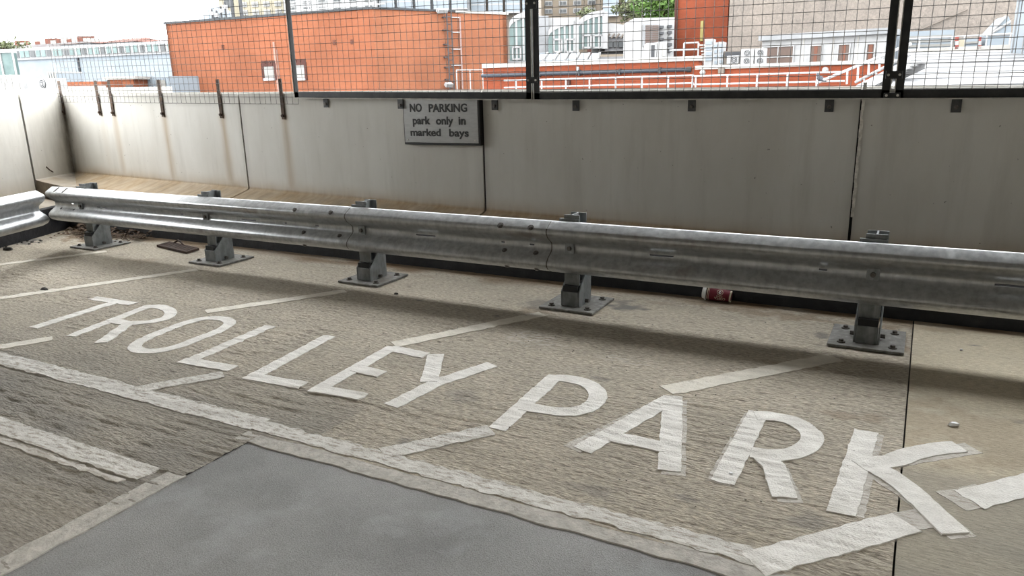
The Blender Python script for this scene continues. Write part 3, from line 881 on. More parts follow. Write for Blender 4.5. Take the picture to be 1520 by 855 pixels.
# ================================================================== SMALL THINGS ON THE DECK
# coffee cup lying under the rail, lid towards the corner
M_CUP = simple('maroon_card', (.19, .012, .030), (.16, .010, .026), 30, .5)
M_LID = simple('white_plastic_lid', (.74, .74, .72), (.66, .66, .64), 20, .45)
M_CREAM = simple('cream_card', (.70, .62, .47), (.62, .54, .40), 40, .6)
M_CUPDARK = simple('dark_brown_print', (.05, .02, .02), None, 30, .5)
cl = onz(1046, 447, 0.0); cr = onz(1089, 451, 0.0)
cup = empty('coffee_cup', (5.57, .50, 0), 'maroon paper coffee cup with white lid lying by the kerb', 'cup')
CL = .158; RA, RB = .0475, .0345           # at the lid, at the base
cA = np.array([5.492, .500, RA+.006]); cB = np.array([5.492+CL, .506, RB+.004])
ax = (cB-cA)/np.linalg.norm(cB-cA)
e1 = np.cross(np.array([0, 0, 1.0]), ax); e1 /= np.linalg.norm(e1); e2 = np.cross(ax, e1)     # e1 horizontal, e2 up
if e1[1] > 0: e1 = -e1; 
e2 = np.array([0, 0, 1.0])-ax*ax[2]; e2 /= np.linalg.norm(e2)
def cup_pt(a, phi, dr=0.0):
    """a from lid (0) to base (1); phi angle up from facing the bays"""
    r = RA+(RB-RA)*a+dr
    return cA+ax*CL*a+(e1*math.cos(phi)+e2*math.sin(phi))*r
def cup_band(a0, a1, dr0, dr1, m, name, n=28, inner=None):
    mb = MB(); vs = []
    for a, dr in ((a0, dr0), (a1, dr1)):
        vs += [cup_pt(a, 2*math.pi*k/n, dr) for k in range(n)]
    mb.add(vs, [(k, (k+1) % n, n+(k+1) % n, n+k) for k in range(n)])
    return mb, n
def lathe_cup(prof, m, name, parent=cup, n=28, capend=True):
    mb = MB(); vs = []
    for a, dr in prof: vs += [cup_pt(a, 2*math.pi*k/n, dr) for k in range(n)]
    fs = [(i*n+k, i*n+(k+1) % n, (i+1)*n+(k+1) % n, (i+1)*n+k) for i in range(len(prof)-1) for k in range(n)]
    if capend: fs += [tuple(range(n)), tuple(range((len(prof)-1)*n, len(prof)*n))]
    mb.add(vs, fs); return mb.build(name, m, parent, smooth=False)
lathe_cup([(.06, 0), (.10, .0), (.95, .0), (.985, 0), (1.0, -.0005), (1.0, -.004), (.955, -.005)], M_CUP, 'cup_body')
lathe_cup([(-.115, -.013), (-.105, -.009), (-.01, -.004), (.0, .0018), (.035, .0028), (.05, .0016), (.052, -.002)], M_LID, 'lid')
lathe_cup([(.095, .0004), (.125, .0004)], M_CREAM, 'cream_band', capend=False)
lathe_cup([(.155, .0004), (.17, .0004)], M_CREAM, 'cream_band', capend=False)
lathe_cup([(.058, .0005), (.092, .0005)], M_CUPDARK, 'dark_band', capend=False)
lathe_cup([(.945, .0004), (1.001, .0002), (1.002, -.004)], M_CREAM, 'base_rim', capend=False)
def cup_print(v, f, a0, phi0, m, name, flip=1):
    """flat print wrapped on the cup: v in metres, x along the cup, y round it"""
    mb = MB()
    vs = []
    for x, y in v:
        a = a0+flip*x/CL; r = RA+(RB-RA)*a
        vs.append(cup_pt(a, phi0+flip*y/r, .0008))
    mb.add(vs, f); return mb.build(name, m, cup)
v, f = text_mesh('COSTA', .02)
mn, mx = v.min(0), v.max(0); v = (v-(mn+mx)/2)/(mx[0]-mn[0])*.066
cup_print(v*np.array([1, 1.25]), f, .60, -.42, M_CREAM, 'cup_lettering', -1)
v, f = text_mesh('COFFEE', .01)
mn, mx = v.min(0), v.max(0); v = (v-(mn+mx)/2)/(mx[0]-mn[0])*.038
cup_print(v, f, .58, -.02, M_CREAM, 'cup_lettering', -1)
ring = []; n = 24
for k in range(n):
    a = 2*math.pi*k/n; ring += [(.0190*math.cos(a), .0190*math.sin(a)), (.0160*math.cos(a), .0160*math.sin(a))]
cup_print(ring, [(2*k, 2*((k+1) % n), 2*((k+1) % n)+1, 2*k+1) for k in range(n)], .58, .62, M_CREAM, 'emblem_ring')
bean = [(.0085*math.cos(a)*(1-.25*math.sin(a)), .0105*math.sin(a)) for a in [2*math.pi*k/14 for k in range(14)]]
cup_print(bean, [tuple(range(14))], .58, .62, M_LID, 'emblem_bean')

# rusty drain grating
gr = empty('drain_grating', (.81, .28, 0), 'rusty iron drain grating lying loose behind the rail', 'grating')
gc = [np.array(fl(*q)) for q in ((233, 367), (252, 361.5), (296, 371), (277, 377.5))]
ua = gc[3]-gc[0]; ub = gc[1]-gc[0]
mb = MB(); fr = .10
def gq(a0, a1, b0, b1, z0, z1, mb):
    o_ = gc[0]+ua*a0+ub*b0
    mb.obox((o_[0], o_[1], z0), (*(ua*(a1-a0)), 0), (*(ub*(b1-b0)), 0), (0, 0, z1-z0))
for a in ((0, 1, 0, .13), (0, 1, .87, 1), (0, .05, .13, .87), (.95, 1, .13, .87)): gq(*a, .003, .022, mb)
mb.build('grating_frame', M_RUST, gr)
for i in range(5):
    mb = MB(); b0 = .17+.145*i; gq(.05, .95, b0, b0+.095, .005, .020, mb); mb.build('grating_bar', M_RUST, gr)
mb = MB(); p = gc[0]+ua*.2+ub*.9; mb.tube([(p[0], p[1], .02), (p[0]+.05, p[1]+.01, .05), (p[0]+.12, p[1]-.02, .045), (p[0]+.17, p[1]-.03, .02)], .008, 6); mb.build('lifting_handle', M_RUST, gr)

# dead leaves heaped in the corner
M_LEAF = simple('dead_leaves', (.11, .066, .035), (.045, .03, .02), 35, .9)
mb = MB()
for i in range(520):
    t = random.random()
    x = -.95+1.15*random.random()**1.1; y = .50-abs(random.gauss(0, .12)); 
    if x < -.5: y -= .0
    z = .006+.06*random.random()*max(0, 1-(.5-y)/.25)
    s = random.uniform(.012, .034); a = random.random()*6.28; tl = random.uniform(-.8, .8)
    c, sn = math.cos(a), math.sin(a)
    d1 = np.array([c, sn, tl*.5])*s; d2 = np.array([-sn, c, random.uniform(-.6, .6)])*s*.55
    o_ = np.array([x, y, z+abs(d1[2])+abs(d2[2])])
    mb.add([o_-d1, o_-d2*1.0+(0, 0, .003), o_+d1, o_+d2+(0, 0, .003)], [(0, 1, 2), (0, 2, 3)])
thing(mb, 'leaf_litter', M_LEAF, 'dry brown leaves heaped in the corner under the barrier', 'leaves', (-.3, .4, 0), kind='stuff')
M_DARKBIT = simple('black_litter', (.025, .022, .02), (.05, .045, .04), 50, .9)
mb = MB()
for i in range(34):
    p = np.array([-.98+random.gauss(0, .12), -.16+random.gauss(0, .10)]); s = random.uniform(.008, .022)
    mb.obox((p[0], p[1], .0), (s, s*.3, 0), (-s*.2, s*.7, 0), (0, .002, s*.5))
thing(mb, 'black_debris', M_DARKBIT, 'scatter of black grit below the left guard rail', 'debris', (-.98, -.16, 0), kind='stuff')
def scrap(u, v, sx, sy, h, m, name, label, cat, seed):
    random.seed(seed)
    c = np.array(fl(u, v)); n = 9; vs = []; z0 = float(floor_h(c[0], c[1]))+.001
    for lay, zz, k in ((0, z0, 1), (1, z0+h, .75)):
        for i in range(n):
            a = 2*math.pi*i/n; r = random.uniform(.75, 1.15)*k
            vs.append((c[0]+sx*r*math.cos(a), c[1]+sy*r*math.sin(a), zz+random.uniform(0, h*.4)))
    mb = MB(); mb.add(vs, [tuple(range(n))[::-1], tuple(range(n, 2*n))]+[(i, (i+1) % n, n+(i+1) % n, n+i) for i in range(n)])
    return thing(mb, name, m, label, cat, (c[0], c[1], z0))
M_WHITEBIT = simple('white_litter', (.82, .83, .84), None, 40, .5)
scrap(1416, 632, .022, .012, .012, M_WHITEBIT, 'paper_scrap', 'crumpled white scrap on the smooth slab above the letter K', 'litter', 1)
scrap(66, 430, .045, .02, .012, M_DARKBIT, 'dark_leaf', 'dark curled leaf lying on the cream bay line', 'leaf', 2)
scrap(1085, 704, .008, .008, .006, M_WHITEBIT, 'paper_crumb', 'tiny white crumb below the letter A', 'litter', 3)
scrap(1427, 520, .007, .007, .006, M_WHITEBIT, 'paper_crumb', 'tiny white crumb on the smooth slab near the rail', 'litter', 4)
scrap(12, 371, .06, .03, .02, M_DARKBIT, 'black_rag', 'flattened black rag below the left guard rail', 'litter', 5)
scrap(588, 437, .02, .010, .008, M_DARKBIT, 'dark_leaf', 'small dark leaf in the shadow of the rail', 'leaf', 6)
random.seed(11)
M_GRIT = simple('pale_grit', (.5, .47, .41), (.25, .22, .19), 60, .9)
mb = MB()
for i in range(420):
    x = random.uniform(2.5, 6.6); y = random.uniform(-2.0, .45); s = random.uniform(.002, .0055)
    z = float(floor_h(x, y))
    a = random.random()*3
    mb.obox((x, y, z-.001), (s*math.cos(a), s*math.sin(a), 0), (-s*math.sin(a), s*math.cos(a), 0), (0, 0, s))
thing(mb, 'loose_grit', M_GRIT, 'loose grit scattered over the ribbed concrete', 'grit', (4.5, -.8, 0), kind='stuff')
mb = MB(); s_, z_ = on_left(73, 252); p = CORNER+DL*s_+NL*.004
mb.tube([(p[0]-DL[0]*.05, p[1]-DL[1]*.05, z_-.03), (p[0], p[1], z_), (p[0]+DL[0]*.04, p[1]+DL[1]*.04, z_+.035)], .006, 5)
mb.build('tie_wire', M_RUST, wall_left)

# ================================================================== BEYOND THE WALL
EX = .485
def ex(c): return tuple(v*EX for v in c)
def outdoor(name, c1, c2=None, *a, **k):
    m = simple(name, ex(c1), ex(c2) if c2 else None, *a, **k)
    m.node_tree.nodes['Principled BSDF'].inputs['Specular IOR Level'].default_value = .15
    return m
def mat_brick(name, d, c1, c2, mortar, bw=.225, bh=.075):
    m, nt, N, L, b = new_mat(name)
    pos = N.new('ShaderNodeNewGeometry').outputs['Position']
    dp = N.new('ShaderNodeVectorMath'); dp.operation = 'DOT_PRODUCT'; dp.inputs[1].default_value = (d[0], d[1], 0)
    L.new(pos, dp.inputs[0])
    sp = N.new('ShaderNodeSeparateXYZ'); L.new(pos, sp.inputs[0])
    cb = N.new('ShaderNodeCombineXYZ'); L.new(dp.outputs['Value'], cb.inputs[0]); L.new(sp.outputs[2], cb.inputs[1])
    br = N.new('ShaderNodeTexBrick'); L.new(cb.outputs[0], br.inputs['Vector'])
    br.inputs['Color1'].default_value = (*ex(c1), 1); br.inputs['Color2'].default_value = (*ex(c2), 1); br.inputs['Mortar'].default_value = (*ex(mortar), 1)
    br.inputs['Scale'].default_value = 1; br.inputs['Brick Width'].default_value = bw; br.inputs['Row Height'].default_value = bh
    br.inputs['Mortar Size'].default_value = .006; br.inputs['Bias'].default_value = 0
    v, _ = noise_col(nt, None, None, .5, (1, 1, 1), detail=8, pos=pos)
    col = mixc(nt, 1.0, br.outputs[0], mixc(nt, v, (.86, .86, .86), (1.1, 1.1, 1.1)), 'MULTIPLY')
    L.new(col, b.inputs['Base Color']); b.inputs['Roughness'].default_value = .9; b.inputs['Specular IOR Level'].default_value = .1
    return m
ZG = -9.0
ground = empty('ground', (0, 60, ZG), 'grey street level far below the deck', 'ground', kind='structure')
M_GROUND = outdoor('street', (.16, .16, .16), (.10, .10, .10), .3, .95)
mb = MB(); mb.box(-260, 200, 3, 330, ZG-.5, ZG); mb.build('street_surface', M_GROUND, ground)
class Facade:
    """vertical plane through two measured ground points; s runs along it, outward is towards the deck"""
    def __init__(s, u0, t0, u1, t1, v=120):
        s.a = far(u0, v, t0)[:2]; s.b = far(u1, v, t1)[:2]
        s.L = float(np.linalg.norm(s.b-s.a)); s.d = (s.b-s.a)/s.L
        s.n = np.array([s.d[1], -s.d[0]])
        if s.n @ (CAM[:2]-s.a) < 0: s.n = -s.n
    def loc(s, u, v, out=0.0):
        d = ray(u, v); P0 = s.a+s.n*out
        A = np.array([[d[0], -s.d[0]], [d[1], -s.d[1]]]); t, q = np.linalg.solve(A, P0-CAM[:2]); return float(q), float(CAM[2]+t*d[2])
    def pt(s, q, z, out=0.0):
        p = s.a+s.d*q+s.n*out; return np.array([p[0], p[1], z])
    def box(s, mb, q0, q1, z0, z1, o0, o1):
        P = [s.pt(q, z, o) for z in (z0, z1) for (q, o) in ((q0, o0), (q1, o0), (q1, o1), (q0, o1))]
        mb.add(P, [(0, 3, 2, 1), (4, 5, 6, 7), (0, 1, 5, 4), (1, 2, 6, 5), (2, 3, 7, 6), (3, 0, 4, 7)]); return mb
    def pbox(s, mb, u0, v0, u1, v1, o0, o1):
        """box whose front rectangle was measured at (u0,v0) top left and (u1,v1) bottom right"""
        q0, za = s.loc(u0, v0, o1); q1, zb = s.loc(u1, v1, o1)
        return s.box(mb, min(q0, q1), max(q0, q1), min(za, zb), max(za, zb), o0, o1)
    def root(s, name, u, label, cat, group=None):
        q, _ = s.loc(u, 120); p = s.pt(q, ZG); return empty(name, p, label, cat, group)
def window(fc, root, u0, v0, u1, v1, mf, mg, bars=(), rows=(), depth=.08, fw=.06, sill=None, name='window'):
    q0, z1 = fc.loc(u0, v0); q1, z0 = fc.loc(u1, v1)
    mb = MB()
    for a in ((q0, q1, z1-fw, z1), (q0, q1, z0, z0+fw), (q0, q0+fw, z0+fw, z1-fw), (q1-fw, q1, z0+fw, z1-fw)): fc.box(mb, *a, -.02, depth)
    for t in bars:
        q = q0+(q1-q0)*t; fc.box(mb, q-fw*.35, q+fw*.35, z0+fw, z1-fw, -.02, depth*.8)
    for t in rows:
        z = z0+(z1-z0)*t; fc.box(mb, q0+fw, q1-fw, z-fw*.35, z+fw*.35, -.02, depth*.8)
    w = mb.build(name, mf, root)
    g = MB(); fc.box(g, q0+fw*.5, q1-fw*.5, z0+fw*.5, z1-fw*.5, -.02, depth*.35); g.build('pane', mg, w)
    if sill:
        k = MB(); fc.box(k, q0-.08, q1+.08, z0-.09, z0, -.02, depth+.09); k.build('sill', sill, w)
    return w
M_OUTWHITE = outdoor('white_render', (.27, .275, .28), (.22, .225, .23), 1.5, .8)
M_OUTBRIGHT = outdoor('bright_white_cladding', (.36, .36, .355), (.30, .30, .30), 2, .7)
M_PALEBLUE = outdoor('pale_blue_cladding', (.245, .275, .30), (.205, .235, .26), .8, .7)
M_GLASSG = outdoor('green_tinted_glass', (.15, .205, .195), (.09, .135, .13), .9, .22, 0)
M_GLASSD = outdoor('dark_window_glass', (.055, .06, .062), (.085, .09, .09), 1.2, .25)
M_GLASSP = outdoor('blind_behind_glass', (.24, .235, .22), (.20, .195, .18), 1.2, .3)
M_BROWN = outdoor('dark_brown_brick', (.075, .03, .022), (.05, .02, .016), 4, .9)
M_COPING = outdoor('dark_coping', (.045, .047, .05), (.03, .032, .034), 2, .7)
M_STONE = outdoor('pale_coping', (.42, .405, .375), (.33, .32, .295), 2, .85)
M_RAILW = outdoor('galvanised_handrail', (.42, .42, .42), (.34, .34, .34), 3, .6, .1)
M_STEELD = outdoor('dark_grey_steel', (.060, .062, .066), (.045, .046, .05), 3, .6)
M_PIPE = outdoor('slate_grey_pipe', (.040, .046, .056), (.03, .034, .042), 3, .5)
M_TERRA = outdoor('terracotta_roof', (.17, .065, .045), (.12, .05, .036), 1.5, .9)
M_BLIND = outdoor('brown_blind', (.125, .088, .072), (.10, .07, .058), 1.6, .6)
M_CURT = outdoor('orange_curtain', (.17, .075, .05), (.14, .06, .04), 3, .8)

# ---- big brick building
f1 = Facade(257, 43.2, 560, 38.0); f2 = Facade(560, 38.0, 755, 42.2)
top = .5*(f1.loc(257, 35)[1]+f1.loc(560, 13.5)[1]); top2 = top
MBR1 = mat_brick('orange_brick', f1.d, (.215, .072, .035), (.19, .060, .027), (.22, .10, .058))
MBR2 = mat_brick('orange_brick_side', f2.d, (.24, .088, .044), (.215, .074, .036), (.245, .118, .072))
bb = empty('brick_building', (*f1.pt(f1.L, ZG)[:2], ZG), 'large orange brick building with ladder and two windows beyond the fence', 'building')
bk = -14.0
mb = MB(); 
A_, B_, C_ = f1.pt(0, 0), f1.pt(f1.L, 0), f2.pt(f2.L, 0)
def wallface(P, Q, z0, z1, thick_n, m, root, name='brick_wall'):
    mb = MB(); n_ = np.array([thick_n[0], thick_n[1], 0])*.3
    a, b = np.array([P[0], P[1], z0]), np.array([Q[0], Q[1], z0])
    mb.add([a, b, b-n_, a-n_, a+(0, 0, z1-z0), b+(0, 0, z1-z0), b-n_+(0, 0, z1-z0), a-n_+(0, 0, z1-z0)], [(0, 3, 2, 1), (4, 5, 6, 7), (0, 1, 5, 4), (1, 2, 6, 5), (2, 3, 7, 6), (3, 0, 4, 7)])
    return mb.build(name, m, root)
wallface(A_, B_, ZG, top, f1.n, MBR1, bb); wallface(B_, C_, ZG, top, f2.n, MBR2, bb)
Dk = f1.pt(0, 0, bk); Ek = f2.pt(f2.L, 0, bk)
nl = f1.d*-1; wallface(Dk, A_, ZG, top, nl, MBR1, bb); wallface(C_, Ek, ZG, top, f2.d, MBR2, bb)
mb = MB(); mb.extrude([(p[0], p[1], top-.35) for p in (f1.pt(.4, 0, -.4), f1.pt(f1.L-.1, 0, -.4), f2.pt(f2.L-.4, 0, -.4), Ek-np.array([*(f2.d*.4), 0]), Dk+np.array([*(f1.d*.4), 0]))], (0, 0, .2)); mb.build('flat_roof', M_STONE, bb)
mb = MB(); f1.box(mb, -.1, f1.L+.05, top, top+.12, -.35, .08); mb.build('coping', M_COPING, bb)
mb = MB(); q, _ = f2.loc(675, 12); f2.box(mb, 0, q, top, top+.10, -.35, .08); mb.build('coping', M_COPING, bb)
mb = MB(); f2.box(mb, q, f2.L+.05, top-.04, top+.08, -.35, .08); mb.build('coping', M_STONE, bb)
for u0, v0, u1, v1 in ((388, 95, 412, 122), (434.5, 93, 457, 122)):
    w = window(f1, bb, u0, v0, u1, v1-3, M_BROWN, M_GLASSP, (), (), .05, .14)
    q0, z1 = f1.loc(u0, v0); q1, z0 = f1.loc(u1, v1)
    for k in range(3):
        mb = MB(); a = q0+(q1-q0)*k/3; f1.box(mb, a+.02, a+(q1-q0)/3-.02, z1, z1+.16, 0, .04); mb.build('lintel_brick', M_BROWN, w)
    mb = MB(); f1.box(mb, q0+.1, q1-.1, z0+.1, z0+.22, 0, .12); mb.build('sill', M_OUTBRIGHT, w)
for u, v in ((331, 70), (496.5, 63), (522.5, 62)):
    q, z = f1.loc(u, v); mb = MB()
    for k in range(3): f1.box(mb, q-.09, q+.09, z-.11+k*.085, z-.06+k*.085, 0, .03)
    mb.build('air_brick', M_BROWN, bb)
# whitewashed chimney-shaped patch on the wall
q, z = f1.loc(407, 62); q2, z2 = f1.loc(412, 133)
mb = MB(); f1.box(mb, q-.10, q+.02, z2-3, z, 0, .03); f1.box(mb, q+.09, q+.16, z2-3, z-.4, 0, .03)
mb.build('pale_render_strip', outdoor('salmon_render', (.30, .19, .155), (.24, .13, .10), 3, .9), bb)
# ladder on the side wall
ld = f2.root('wall_ladder', 666, 'dark steel ladder fixed to the orange brick building', 'ladder')
q0, _ = f2.loc(662.5, 70); q1, _ = f2.loc(669, 70); zb = f2.loc(668, 131)[1]-2; zt = f2.loc(666, 16)[1]
for q in (q0, q1):
    mb = MB(); mb.cyl(f2.pt(q, zb, .2), f2.pt(q, zt, .2), .035, 6); mb.build('stile', M_STEELD, ld)
z = zb+.2
while z < zt:
    mb = MB(); mb.cyl(f2.pt(q0, z, .2), f2.pt(q1, z, .2), .022, 5); mb.build('rung', M_STEELD, ld); z += .36
for v in (26, 45, 66, 85, 100, 118):
    z = f2.loc(660, v)[1]; mb = MB(); f2.box(mb, q0-.2, q0+.02, z-.03, z+.03, 0, .2); mb.build('wall_bracket', M_STEELD, ld)
cdt = f2.root('conduit', 682, 'pale pink conduit pipe beside the dark ladder', 'pipe')
q0, z0 = f2.loc(680.5, 25); q1, z1 = f2.loc(686, 131)
qm = .5*(q0+q1)
mb = MB(); mb.cyl(f2.pt(qm, z1-2, .1), f2.pt(qm, z0, .1), .045, 6); mb.build('pipe', outdoor('pink_paint', (.30, .21, .19), None, 4, .7), cdt)
for v in (26, 48, 73, 97):
    z = f2.loc(675, v)[1]; mb = MB(); qq, _ = f2.loc(669, v); f2.box(mb, qq, qm, z-.025, z+.025, .05, .1); mb.build('clip', M_RAILW, cdt)
cg = f2.root('roof_guard_frame', 698, 'white guard frame standing at the foot of the ladder', 'railing')
for u in (677.5, 697.5, 716.5):
    q, zt = f2.loc(u, 104, .8); _, zb = f2.loc(u, 140, .8); mb = MB(); mb.cyl(f2.pt(q, zb, .8), f2.pt(q, zt, .8), .03, 6); mb.build('upright', M_RAILW, cg)
qa, zt = f2.loc(677.5, 104, .8); qb, _ = f2.loc(716.5, 104, .8)
mb = MB(); mb.cyl(f2.pt(qa, zt, .8), f2.pt(qb, zt, .8), .03, 6); mb.build('top_bar', M_RAILW, cg)
def flood(fc, u, v, label, w=.45):
    r = fc.root('floodlight', u, label, 'light'); q, z = fc.loc(u, v)
    mb = MB(); mb.extrude([fc.pt(q-w*.5, z-.10, .35), fc.pt(q-w*.5, z+.02, .15), fc.pt(q-w*.5, z+.16, .25), fc.pt(q-w*.5, z+.06, .5)], (*(fc.d*w), 0)); mb.build('lamp_housing', M_OUTBRIGHT, r)
    mb = MB(); mb.cyl(fc.pt(q, z+.02, 0), fc.pt(q, z+.02, .3), .04, 6); mb.build('bracket_arm', M_RAILW, r)
flood(f2, 652, 18, 'white floodlight at the top of the dark ladder', .55)
flood(f2, 662, 127, 'white floodlight at the foot of the dark ladder', .4)

# ---- generic block
def block(name, label, u0, t0, u1, t1, v_top, m, depth=8, cat='building', group=None, vref=None, part='wall'):
    fc = Facade(u0, t0, u1, t1); r = fc.root(name, .5*(u0+u1), label, cat, group)
    zt = fc.loc(.5*(u0+u1) if vref is None else vref, v_top)[1]
    mb = MB(); fc.box(mb, 0, fc.L, ZG, zt, -depth, 0); mb.build(part, m, r)
    return fc, r, zt
# ---- long white building with window band
fw_, rw, zt = block('long_office_building', 'long white office building with a band of small windows', -40, 74, 290, 66, 67, M_OUTBRIGHT, 10)
mb = MB(); q0, z1 = fw_.loc(-30, 90.5, .05); q1, _ = fw_.loc(280, 82, .05); z1 = .5*(fw_.loc(60, 88, .05)[1]+fw_.loc(240, 80.5, .05)[1])
fw_.box(mb, q0, q1, ZG, z1, 0, .15); mb.build('lower_cladding', M_PALEBLUE, rw)
mb = MB(); fw_.box(mb, q0, q1, z1, z1+.12, 0, .35); mb.build('ledge', M_OUTWHITE, rw)
wins = [24.5, 32.7, 40.2, 48.3, 56.5, 64.6, 72.8, 81.8, 90, 98.3, 107, 117, 125.3, 134.4, 144, 153, 162, 171.5, 181, 191, 201.5, 212, 222.5, 232.5, 243, 253]
zc = .5*(fw_.loc(45, 79.5)[1]+fw_.loc(230, 71.5)[1])
for i, u in enumerate(wins):
    q, _ = fw_.loc(u, 75); w = .17 if i < 22 else .20
    hq = abs(fw_.loc(u+3.0, 75)[0]-q)
    mb = MB(); fw_.box(mb, q-hq-.03, q+hq+.03, zc-.32, zc+.32, 0, .05); wo = mb.build('window', M_OUTWHITE, rw)
    mb = MB(); fw_.box(mb, q-hq, q+hq, zc-.29, zc+.29, .02, .08); mb.build('pane', M_GLASSG if i % 3 else M_GLASSD, wo)
q, z = fw_.loc(115, 84, .2); q2, z2 = fw_.loc(121, 115, .2)
mb = MB(); mb.cyl(fw_.pt(q, z2-3, .22), fw_.pt(q, z, .22), .12, 6); mb.build('downpipe', M_PIPE, rw)
fg, rg, zt = block('glass_stair_block', 'green glass block standing left of the white office building', -40, 55, 24, 55, 79, M_GLASSG, .6)
for u in (-30, -14, 3, 22):
    q, _ = fg.loc(u, 95); mb = MB(); fg.box(mb, q-.06, q+.06, ZG, zt, 0, .08); mb.build('mullion', M_OUTBRIGHT, rg)
mb = MB(); fg.box(mb, 0, fg.L, zt, zt+.15, -.7, .1); mb.build('roof_edge', M_OUTBRIGHT, rg)
for i, (u0, u1, vr, ve, lab) in enumerate(((150, 208, 52, 60.5, 'terracotta roofed house above the right of the white office building'), (100, 143, 57.5, 62.5, 'low terracotta roofed house behind the white office building'), (232, 262, 52, 58, 'terracotta roofed house tucked behind the brick building'))):
    fc = Facade(u0, 90, u1, 88); r = fc.root('terraced_house', .5*(u0+u1), lab, 'house')
    ze = fc.loc(.5*(u0+u1), ve+2)[1]; zr = fc.loc(.5*(u0+u1), vr+2)[1]
    mb = MB(); fc.box(mb, 0, fc.L, ZG, ze, -6, 0); mb.build('wall', M_OUTWHITE, r)
    mb = MB(); a, b = fc.pt(-.3, ze, .3), fc.pt(fc.L+.3, ze, .3); c, d = fc.pt(fc.L-1.2, zr, -3), fc.pt(1.2, zr, -3); e, g = fc.pt(-.3, ze, -6.3), fc.pt(fc.L+.3, ze, -6.3)
    mb.add([a, b, c, d, e, g], [(0, 1, 2, 3), (3, 2, 5, 4), (0, 3, 4), (1, 5, 2), (0, 4, 5, 1)]); mb.build('roof', M_TERRA, r)
fc, r, zt = block('distant_terrace', 'row of distant grey rooftops on the left skyline', 10, 120, 134, 112, 65, outdoor('distant_grey', (.26, .25, .25), (.17, .15, .15), .5, .9), 8)
for k in range(16):
    q = fc.L*(k+.5)/16; mb = MB(); fc.box(mb, q-.9, q+.3, zt, zt+.9*(.6+.4*(k % 3)/2), -3, -1); mb.build('chimney', M_STONE if k % 2 else M_TERRA, r)
def foliage_tree(u, v, t, rx, rz, label, n, m, seed, name='tree'):
    random.seed(seed); c = far(u, v, t); r = empty(name, (c[0], c[1], ZG), label, 'tree')
    mb = MB(); mb.tube([(c[0], c[1], ZG), (c[0]+.2, c[1], c[2]-rz*.5), (c[0], c[1], c[2]+rz*.3)], [.35, .22, .06], 7); mb.build('trunk', M_BROWN, r)
    mb = MB()
    for i in range(n):
        a = random.random()*6.283; b = math.acos(2*random.random()-1); rad = random.random()**.4
        lob = .8+.25*math.sin(3*a+seed)+.15*math.sin(5*b)
        p = c+np.array([rx*rad*lob*math.sin(b)*math.cos(a), rx*rad*lob*math.sin(b)*math.sin(a), rz*rad*lob*math.cos(b)])
        s = random.uniform(.13, .3)
        d1 = np.array([random.gauss(0, 1) for _ in range(3)]); d1 /= np.linalg.norm(d1); d2 = np.cross(d1, [random.gauss(0, 1) for _ in range(3)]); d2 /= np.linalg.norm(d2)
        mb.add([p-d1*s, p-d2*s*.5, p+d1*s, p+d2*s*.5], [(0, 1, 2, 3)])
    mb.build('foliage', m, r, kind='stuff')
M_GREEN = outdoor('tree_leaves', (.10, .175, .035), (.055, .115, .022), 1.2, .7)
M_OLIVE = outdoor('olive_leaves', (.13, .145, .07), (.08, .095, .045), 1.2, .7)
foliage_tree(982, 6, 70, 2.5, 2.3, 'bright green tree in front of the flats beside the brick tower', 2600, M_GREEN, 3)
foliage_tree(938, 12, 78, 1.9, 1.5, 'small olive tree left of the bright green tree', 900, M_OLIVE, 4)
foliage_tree(873, 19, 80, 1.2, .6, 'low olive shrub behind the glass arches', 300, M_OLIVE, 5, 'shrub')
foliage_tree(4, 68, 105, 3.5, 1.2, 'distant olive tree above the green glass block', 700, M_OLIVE, 6)

# ---- things just beyond the wall on the left
def ac_unit(fc, u0, v0, u1, v1, label, fans=1, side=0, depth=.35, out=0.0, group='air conditioning units', base=None):
    q0, z1 = fc.loc(u0, v0, out); q1, z0 = fc.loc(u1, v1, out); r = empty('air_conditioner', fc.pt(.5*(q0+q1), z0, out), label, 'air conditioner', group)
    mb = MB(); fc.box(mb, q0, q1, z0+.04, z1, out-depth, out); mb.build('casing', M_OUTBRIGHT, r, bevel=.01)
    mb = MB()
    for q in (q0+.08, q1-.14): fc.box(mb, q, q+.06, z0 if base is None else base, z0+.04, out-depth, out)
    mb.build('feet', M_STEELD, r)
    w = q1-q0
    for k in range(fans):
        if fans == 1: qc, zc, rr = q0+w*(.62 if not side else .4), .5*(z0+z1)+.02, min((z1-z0)*.40, w*.36)
        else: qc, zc, rr = q0+w*.5, z0+(z1-z0)*(.27+.48*k), (z1-z0)*.2
        mb = MB(); a = fc.pt(qc, zc, out); nn = np.array([fc.n[0], fc.n[1], 0])
        mb.cyl(a, a+nn*.01, rr, 20); fo = mb.build('fan_opening', M_STEELD, r)
        mb = MB(); ringp = []
        for rk in (.92, .55):
            pts = [a+nn*.02+(np.array([fc.d[0], fc.d[1], 0])*math.cos(x)+np.array([0, 0, 1])*math.sin(x))*rr*rk for x in [2*math.pi*i/16 for i in range(17)]]
            mb.tube(pts, rr*.07, 4, False)
        mb.build('fan_guard', M_RAILW, fo)
        mb = MB(); mb.cyl(a, a+nn*.03, rr*.25, 8); mb.build('fan_hub', M_OUTBRIGHT, fo)
    return r
fac = Facade(-30, 17, 90, 16)
ac_unit(fac, 39, 118, 80, 134, 'white air conditioner standing just outside the corner of the wall')
fp = Facade(-40, 20, 100, 19)
plat, rplat, zpl = block('roof_plant_deck', 'low pale roof carrying the plant beyond the corner', -90, 17.5, 84, 15.9, 133.5, M_STONE, 3)
